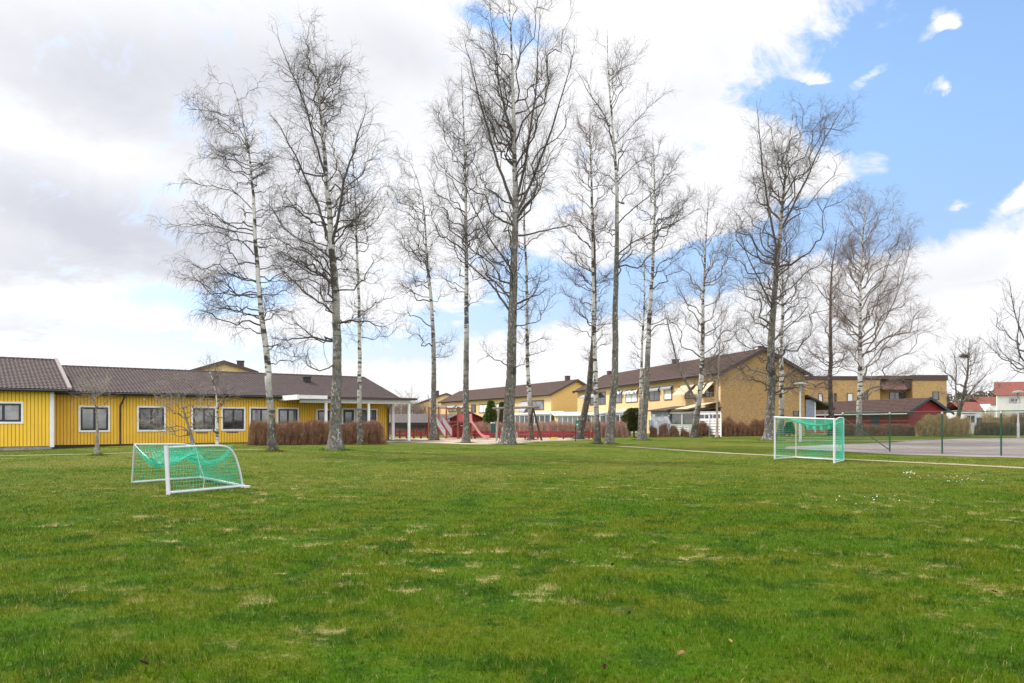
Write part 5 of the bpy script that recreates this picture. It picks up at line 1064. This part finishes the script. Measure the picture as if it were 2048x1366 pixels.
# ---- lamp posts
def lamp(px, D, ytop, label, w_=.062):
    c = np.array([(px-CX)/F*D, D, 0.]); c[2] = float(gz(c[0], c[1])); h_ = EYE+(HY-ytop)/F*D-c[2]; t = thing('lamp_post', c, label, 'street lamp', 'grey lamp posts')
    m = MB(); m.tubes(np.array([c-UP*.1, c+UP*1.2, c+UP*1.24, c+UP*(h_-.2)]), np.array([w_*1.5, w_*1.5, w_, w_*.8]), 12); m.build('pole', M_METAL, t, smooth=True)
    m = MB(); m.tubes(np.array([c+UP*(h_-.62), c+UP*(h_-.2)]), np.array([w_*1.7, w_*1.5]), 12, caps=True); hd = m.build('lamp_head', mat('lamp_housing', (.20, .21, .22), .5), t)
    m = MB(); m.tubes(np.array([c+UP*(h_-.16), c+UP*(h_-.06), c+UP*h_]), np.array([.40, .38, .06]), 20, caps=True); m.build('lamp_hood', mat('lamp_hood_grey', (.27, .29, .29), .5), t)
lamp(1600.5, 52, 764, 'grey lamp post with flat round hood seen through the standing goal', .062)
lamp(2036.5, 58, 781, 'grey lamp post at the far right beyond the court', .062)

# ---- red rail fence of the playground
M_REDP = mat('red_paint', (.30, .026, .032), .6, var=.2)
def railfence(label, pa, pb, n, h_=.66, rails=(.22, .50), bw=.10):
    pa, pb = np.array(pa, float), np.array(pb, float); f = Fr((pa[0], pa[1], float(gz(*pa[:2]))), (pb-pa)[:2]); L = np.linalg.norm((pb-pa)[:2]); t = thing('rail_fence', f.p(L/2, 0, 0), label, 'fence', 'low red fences round the playground')
    for i in range(n): x = L*i/(n-1); m = MB(); m.box(f, x-.06, x+.06, -.06, .06, -.1, h_); m.build('post', M_REDP, t)
    for z in rails:
        m = MB(); m.box(f, -.1, L+.1, -.10, -.062, z-bw/2, z+bw/2); m.build('rail', M_REDP, t)
railfence('low red rail fence in front of the garages, left of the climbing frame', hp(786, 59.5), hp(870, 58.5), 7)
railfence('low red rail fence behind the slide, swing and picnic table', hp(925, 58.5), hp(1178, 57.5), 11, rails=(.30, .50), bw=.17)
bx = thing('red_bench', hp(1174, 59)+UP*.3, 'small red bench box at the end of the red fence', 'bench'); f = Fr(hp(1174, 59)+UP*.28, (1, .1)); m = MB(); m.box(f, -.55, .5, -.2, .2, .42, .48); m.build('seat', M_REDP, bx)
for x in (-.45, .4): m = MB(); m.box(f, x-.05, x+.05, -.18, .18, 0, .42); m.build('leg', M_REDP, bx)

# ---- climbing frame with stairs and slide
M_POST = mat('orange_brown_timber', (.33, .125, .055), .7, col2=(.20, .075, .035), vscale=3)
M_SLIDE = mat('faded_pink_plastic', (.72, .24, .235), .35, col2=(.80, .36, .35), vscale=1.5)
M_PANEL = mat('panel_red', (.50, .085, .095), .6, var=.1)
TD = 57.5; px2 = lambda px, D=TD: (px-CX)/F*D
tz = lambda py, D=TD: EYE+(HY-py)/F*D-.28
tf = Fr((0, TD, .28), (1, 0)); tow = thing('climbing_frame', tf.p(px2(895), 0, 0), 'orange brown climbing frame with white sided stairs and pink slide', 'play structure')
zt2 = tz(813)
for px, b in ((857.6, 0), (877.4, 0), (889.3, 1.5), (915.6, 0), (929, 1.5), (943, 0), (915.6, 1.5)): m = MB(); x = px2(px); m.box(tf, x-.055, x+.055, b-.055, b+.055, -.05, zt2+(.0 if b == 0 else .02)); m.build('post', M_POST, tow)
for b, xa, xb, z in ((0, 857.6, 943, zt2-.12), (1.5, 889.3, 929, zt2-.12), (0, 857.6, 877.4, zt2-.9)): m = MB(); m.box(tf, px2(xa)+.056, px2(xb)-.056, b-.03, b+.03, z-.04, z+.04); m.build('rail', M_POST, tow)
m = MB(); m.box(tf, px2(877.4), px2(943), 0.06, 1.44, tz(843)-.06, tz(843)); m.build('platform', M_POST, tow)
m = MB(); m.box(tf, px2(916.5), px2(941), -.03, .03, tz(843), tz(827)); m.build('panel', M_PANEL, tow)
m = MB(); pr = [tf.p(px2(x), 1.0, tz(y)) for x, y in ((878, 843), (903, 829), (905, 831), (880, 846))]; m.prism(pr, [q+np.array([0, -.9, 0]) for q in pr]); 
# stairs: two pale sheet balustrades with dark edge rails, red treads
for b in (-.85, -.05):
    off = 0 if b < -.5 else 11
    a_, b_ = (875, 833), (893.5, 860.5); c_, d_ = (893.5, 876.5), (875, 848)
    q = [tf.p(px2(x+off), b+.0, tz(y-off*.1)) for x, y in (a_, b_, c_, d_)]; m = MB(); m.prism(q, [p+np.array([0, .03, 0]) for p in q]); ba = m.build('balustrade', mat('pale_sheet', (.50, .50, .53), .5, var=.1), tow)
    m = MB(); m.rod(q[0]+UP*.03, q[1]+UP*.03, .028); m.rod(q[3]-UP*.02, q[2]-UP*.0, .035); m.rod(q[1], q[2], .025); m.build('edge_rail', M_PANEL, ba)
for i in range(6):
    t_ = i/5; x = px2(880+t_*17); z = tz(846+t_*28); m = MB(); m.box(tf, x-.12, x+.12, -.78, -.05, z-.03, z+.02); m.build('tread', M_PANEL, tow)
# slide
sl = [(934, 829), (941, 843), (944, 846), (952, 857), (959, 868), (965, 874), (971, 876), (979, 876)]
spn = smooth_path([[px2(x), 0, tz(y)] for x, y in sl[1:]], 26); m = MB()
prof = [(-.30, .20), (-.27, .20), (-.22, .04), (.22, .04), (.27, .20), (.30, .20), (.30, -.02), (-.30, -.02)]
rows = np.array([[tf.p(q[0], -.35+b, q[2]+c) for b, c in prof] for q in spn]); nn_ = len(prof); id_ = np.arange(rows.shape[0]*nn_).reshape(-1, nn_); nx_ = np.roll(id_, -1, 1); m.add(rows, np.stack([id_[:-1], nx_[:-1], nx_[1:], id_[1:]], -1).reshape(-1, 4)); m.build('slide', M_SLIDE, tow, smooth=False)
for b in (-.68, -.02):
    q = [tf.p(px2(x), b, tz(y)) for x, y in ((939.5, 827.5), (944.5, 828.5), (945, 846), (939.5, 845))]; m = MB(); m.prism(q, [p+np.array([0, .03, 0]) for p in q]); m.build('slide_side', M_SLIDE, tow)
ar = MB(); an = np.linspace(0, math.pi/2, 10); ar.tubes(np.array([tf.p(px2(889)-1.3*math.cos(t-.0)+.0, .7, zt2+.9-.9*math.sin(t)*1.0) for t in an]), np.full(10, .04), 6); ar.build('hoop', M_METAL, tow, smooth=True)

# ---- red playhouse behind the tower, with low side roof
pfh = Fr((px2(918, 64), 64, .3), (.98, .12)); ph_ = thing('red_playhouse', pfh.p(1, 0, 0), 'red boarded playhouse with dark pitched roof behind the climbing frame', 'playhouse')
W1 = px2(966, 64)-px2(902, 64); m = MB(); zr1 = tz(823, 64); ze1 = tz(836, 64); x0 = px2(902, 64)-px2(918, 64); prof = [(x0, 0), (x0+W1, 0), (x0+W1, ze1), (x0+W1*.48, zr1), (x0, ze1)]
m.prism([pfh.p(x, 0, z) for x, z in prof], [pfh.p(x, 2.6, z) for x, z in prof])
for x in np.arange(x0+.05, x0+W1-.05, .14): hz = ze1+(zr1-ze1)*(1-abs((x-x0)/W1-.48)/.52)-.12; m.box(pfh, x, x+.035, -.02, 0, 0, hz)
m.build('wall', M_RED, ph_)
m = MB(); R1 = Fr(pfh.o, pfh.e2[:2], pfh.e1[:2]); slab(m, R1, -.3, 2.9, x0-.35, ze1-.12, x0+W1*.48, zr1+.1, .08); slab(m, R1, -.3, 2.9, x0+W1+.3, ze1-.12, x0+W1*.48, zr1+.1, .08); m.build('roof', mat('dark_roof_felt', (.060, .065, .068), .8, var=.25), ph_)
m = MB(); slab(m, R1, -1.6, -.32, px2(903, 64)-px2(918, 64), tz(852, 64), px2(928, 64)-px2(918, 64), tz(843, 64), .07); m.build('side_roof', MATS['dark_roof_felt'], ph_)
m = MB(); m.box(pfh, x0+.05, x0+1.05, -1.5, -.35, 0, tz(853, 64)); m.build('porch', M_RED, ph_)
hx = MB(); hc = pfh.p(x0+.78, -1.53, .95); tt = np.linspace(0, 2*math.pi, 12); 
hx.box(Fr(hc, (1, .12)), -.07, .07, -.012, 0, -.02, .02); hx.build('door_cutout', M_WHITE, ph_)
# ---- litter bin
bc = hp(986, 51)+UP*float(gz(-1, 51)); lb = thing('litter_bin', bc, 'dark green litter bin with pale lid on a grey post beside the slide', 'litter bin'); m = MB(); r0 = .165
zb0 = EYE-.0-21/F*51-bc[2]; zb1 = EYE-2/F*51-bc[2]
m.tubes(np.array([bc+UP*zb0, bc+UP*(zb0+.05), bc+UP*zb1]), np.array([r0*.9, r0, r0*1.02]), 16, caps=True); m.build('bin_body', mat('bin_green', (.012, .085, .070), .5), lb, smooth=True)
m = MB(); m.tubes(np.array([bc+UP*(zb1), bc+UP*(zb1+.05), bc+UP*(zb1+.08)]), np.array([r0*1.1, r0*1.1, r0*.5]), 16, caps=True); m.build('lid', M_METAL, lb, smooth=True)
m = MB(); pc = bc+np.array([.2, 0, 0]); m.tubes(np.array([pc-UP*.1, pc+UP*(zb1+.02)]), np.array([.03, .03]), 8); m.build('post', M_METAL, lb)
# ---- swing
sd_ = 55.0; sz = lambda py: EYE+(HY-py)/F*sd_; sw_ = thing('swing_frame', hp(1036, sd_)+UP*.28, 'wooden swing frame with round beam and dark slanting legs', 'swing'); M_LOG = mat('weathered_log', (.24, .19, .155), .8, var=.3); M_LOGD = mat('dark_tarred_log', (.035, .028, .026), .7)
m = MB(); m.rod(np.array([px2(985, sd_), sd_, sz(817)]), np.array([px2(1078, sd_), sd_-.2, sz(814)]), .085, 12); m.build('beam', M_LOG, sw_, smooth=True)
for xa, xb, dy, mt in ((998, 993, -1.1, M_LOG), (999, 1012, 1.4, M_LOGD), (1066, 1083.5, -.6, M_LOGD), (1066, 1056, 1.6, M_LOGD)): m = MB(); m.rod(np.array([px2(xa, sd_), sd_-.1, sz(816)]), np.array([px2(xb, sd_+dy), sd_+dy, .22]), .07, 10); m.build('leg', mt, sw_, smooth=True)
for x in ((1017, 1026), (1039, 1048.5)):
    s_ = MB(); zz0 = .75; s_.box(WF, px2(x[0], sd_)-.03, px2(x[1], sd_)+.03, sd_-.1, sd_+.1, zz0, zz0+.04); so = s_.build('seat', M_BLACK, sw_)
    for q in x: m = MB(); m.rod(np.array([px2(q, sd_), sd_, zz0+.04]), np.array([px2(q, sd_), sd_-.1, sz(816)]), .011, 5); m.build('chain', M_METAL, so)
# ---- picnic table
pt = hp(1045, 53); pt[2] = .28; tb = thing('picnic_table', pt, 'faded red picnic table right of the thickest trunk', 'table'); f = Fr(pt, (1, .1)); M_PIC = mat('faded_red_wood', (.36, .10, .085), .8, var=.25)
m = MB()
for i in range(4): m.box(f, -.55, .55, -.3+i*.155, -.16+i*.155, .66, .70)
m.build('tabletop', M_PIC, tb)
for b in (-.75, .55): m = MB(); m.box(f, -.55, .55, b, b+.24, .38, .42); m.build('bench_seat', M_PIC, tb)
for x in (-.42, .42):
    for s_ in (-1, 1): m = MB(); m.rod(f.p(x, s_*.18, .66), f.p(x+.02, s_*.62, -.02), .028, 6); m.build('leg', M_METAL if x < 0 else M_PIC, tb)
# ---- green box on a post
gp = hp(1154.5, 53); gp[2] = .27; gb_ = thing('dispenser_box', gp, 'small bright green box on a dark post beside the leaning birch', 'dispenser'); f = Fr(gp, (1, 0)); z0 = EYE-8.5/F*53-.27; z1_ = EYE+2.5/F*53-.27
m = MB(); m.box(f, -.11, .11, -.08, .08, z0, z1_); m.build('box', mat('bright_green', (.012, .20, .10), .5), gb_); m = MB(); m.box(f, -.125, .125, -.10, .09, z1_, z1_+.05); m.build('lid', M_BLACK, gb_); m = MB(); m.box(f, -.05, .05, -.085, -.081, z0+.1, z0+.2); m.build('notice', M_WHITE, gb_)
f2 = Fr(gp+np.array([-.1, .1, 0]), (1, 0)); m = MB(); m.box(f2, -.03, .03, -.01, .05, -.1, z0+.2); m.build('post', M_BLACK, gb_)
yt = hp(1108, 56.5); yt[2] = .28; f = Fr(yt, (1, 0)); m = MB(); m.prism([f.p(x, 0, z) for x, z in ((-.28, 0), (.28, 0), (.2, .14), (-.2, .14))], [f.p(x, .3, z) for x, z in ((-.28, 0), (.28, 0), (.2, .14), (-.2, .14))]); tag(m.build('toy_tray', mat('toy_yellow', (.70, .52, .04), .5), loc=yt), 'small yellow toy lying in front of the red fence', 'toy')

# ---- washing pole with laundry
lz = 65.0; lpz = lambda py: EYE+(HY-py)/F*lz; wc = hp(1318, lz); wc[2] = .3; wp = thing('rotary_dryer', wc, 'white rotary clothes dryer in front of the grey patio room', 'clothes dryer')
m = MB(); m.rod(wc-UP*.1, np.array([wc[0], lz, lpz(832)]), .025); m.build('pole', M_METAL, wp)
for x, y, dy in ((1299, 827, -.6), (1337, 830, -.5), (1308, 828, .8), (1330, 829, .8)): m = MB(); m.rod(np.array([wc[0], lz, lpz(845)]), np.array([px2(x, lz), lz+dy, lpz(y)]), .015, 6); m.build('arm', M_METAL, wp)
def cloth(x0, x1, y0, y1, dy, col, label, tilt=0, seed=0):
    nu, nv = 10, 10; U, V = np.meshgrid(np.linspace(0, 1, nu), np.linspace(0, 1, nv), indexing='ij'); X_ = px2(x0, lz)+(px2(x1, lz)-px2(x0, lz))*U+tilt*V; Z_ = lpz(y0)+(lpz(y1)-lpz(y0))*V-.03*np.sin(U*9+seed)*V; Y_ = lz+dy+.05*np.sin(U*11+seed+V*2)*(.3+V)
    m = MB(); Q = np.stack([X_, Y_, Z_], -1); Q2 = Q+np.array([0, .012, 0]); id_ = np.arange(nu*nv).reshape(nu, nv); Fq = np.stack([id_[:-1, :-1], id_[1:, :-1], id_[1:, 1:], id_[:-1, 1:]], -1).reshape(-1, 4); m.add(Q, Fq); m.add(Q2, Fq[:, ::-1])
    tag(m.build('laundry', col, loc=Q.reshape(-1, 3).mean(0), smooth=True), label, 'laundry', 'laundry on the rotary dryer')
M_LW = mat('white_cloth', (.72, .72, .78), .9, var=.06); M_LB = mat('pale_blue_cloth', (.40, .50, .62), .9, var=.1)
cloth(1296, 1304, 840, 862, -.45, M_LB, 'pale blue garment hanging at the left end of the dryer', 0, 1); cloth(1303, 1309, 829, 852, -.3, M_LW, 'white shirt hanging highest on the dryer', .0, 2)
cloth(1307, 1313, 842, 868, -.35, M_LW, 'long white cloth at the middle of the dryer', 0, 3); cloth(1313, 1320, 836, 843, -.3, M_LW, 'small white item clipped to the dryer arm', .1, 4); cloth(1326, 1334, 833, 848, -.4, M_LW, 'white cloth blown sideways at the right end of the dryer', .30, 5)

# ---- grass details: daisies, dead leaves
rg = np.random.default_rng(21); fl = MB()
def disc(mb, c, r, nrm_tilt=.3, k=6):
    t1 = norm(np.array([1, 0, rg.normal(0, nrm_tilt)])); t2 = norm(np.array([0, 1, rg.normal(0, nrm_tilt)])); an = np.arange(k)/k*6.283; mb.poly([c+t1*r*math.cos(a)+t2*r*math.sin(a) for a in an])
for i in range(130):
    if i < 50: px, py = 1905+rg.normal(0, 45), 961+rg.normal(0, 6)
    elif i < 95: px, py = 1815+rg.normal(0, 8), 948+rg.normal(0, 1.5)
    elif i < 115: px, py = 1745+rg.normal(0, 30), 1000+rg.normal(0, 6)
    else: px, py = rg.uniform(0, 2048), rg.uniform(925, 1010)
    c = G(px, py); c = c+UP*.055; disc(fl, c, .008+.0030*c[1]/10)
tag(fl.build('daisies', mat('daisy_white', (.75, .75, .72), .8)), 'scattered tiny white daisies in the lawn', 'daisies', kind='stuff')
M_LEAF = mat('dead_leaf', (.20, .12, .045), .7, col2=(.30, .20, .09), vscale=30, spec=.1); M_LEAFD = mat('dark_dead_leaf', (.040, .022, .010), .95, spec=.05)
for px, py, s_, mt, lb in ((1363, 1325, .035, M_LEAF, 'pale curled dead leaf near the bottom centre right'), (1210, 1352, .026, M_LEAFD, 'dark red brown dead leaf at the bottom edge'), (774, 1117, .035, M_LEAFD, 'black dead leaf standing upright in the grass left of centre'), (1225, 1140, .030, M_LEAFD, 'dark dead leaf beside two pale specks right of centre'), (1259, 1240, .024, M_LEAFD, 'small red brown dead leaf below the straw patches'), (288, 1343, .030, M_LEAFD, 'dark dead leaf at the bottom left'), (1460, 1298, .022, M_LEAF, 'small tan dead leaf above the bare straw patch'), (1988, 1195, .020, M_LEAFD, 'tiny dark leaf near the right edge')):
    c = G(px, py)+UP*.05; m = MB(); rr = np.linspace(-1, 1, 9); a = rg.random()*3; ex = np.array([math.cos(a), math.sin(a), .25]); ey = np.array([-math.sin(a), math.cos(a), .5]); wd = s_*.55*np.sqrt(np.clip(1-rr**2, 0, 1))*(1-.25*rr)
    L_ = [c+ex*r*s_+ey*w0+UP*(.35*abs(w0)+.25*s_*r*r) for r, w0 in zip(rr, wd)]; M2 = [c+ex*r*s_ for r in rr]; R_ = [c+ex*r*s_-ey*w0+UP*(1.2*abs(w0)+.25*s_*r*r) for r, w0 in zip(rr, wd)]
    V = np.array(L_+M2+R_); q = [[i, i+1, i+10, i+9] for i in range(8)]+[[i+9, i+10, i+19, i+18] for i in range(8)]; V2 = V+UP*.0012; m.add(V, q); m.add(V2, q); tag(m.build('dead_leaf', mt, loc=c), lb, 'leaf', 'dead leaves lying in the lawn')
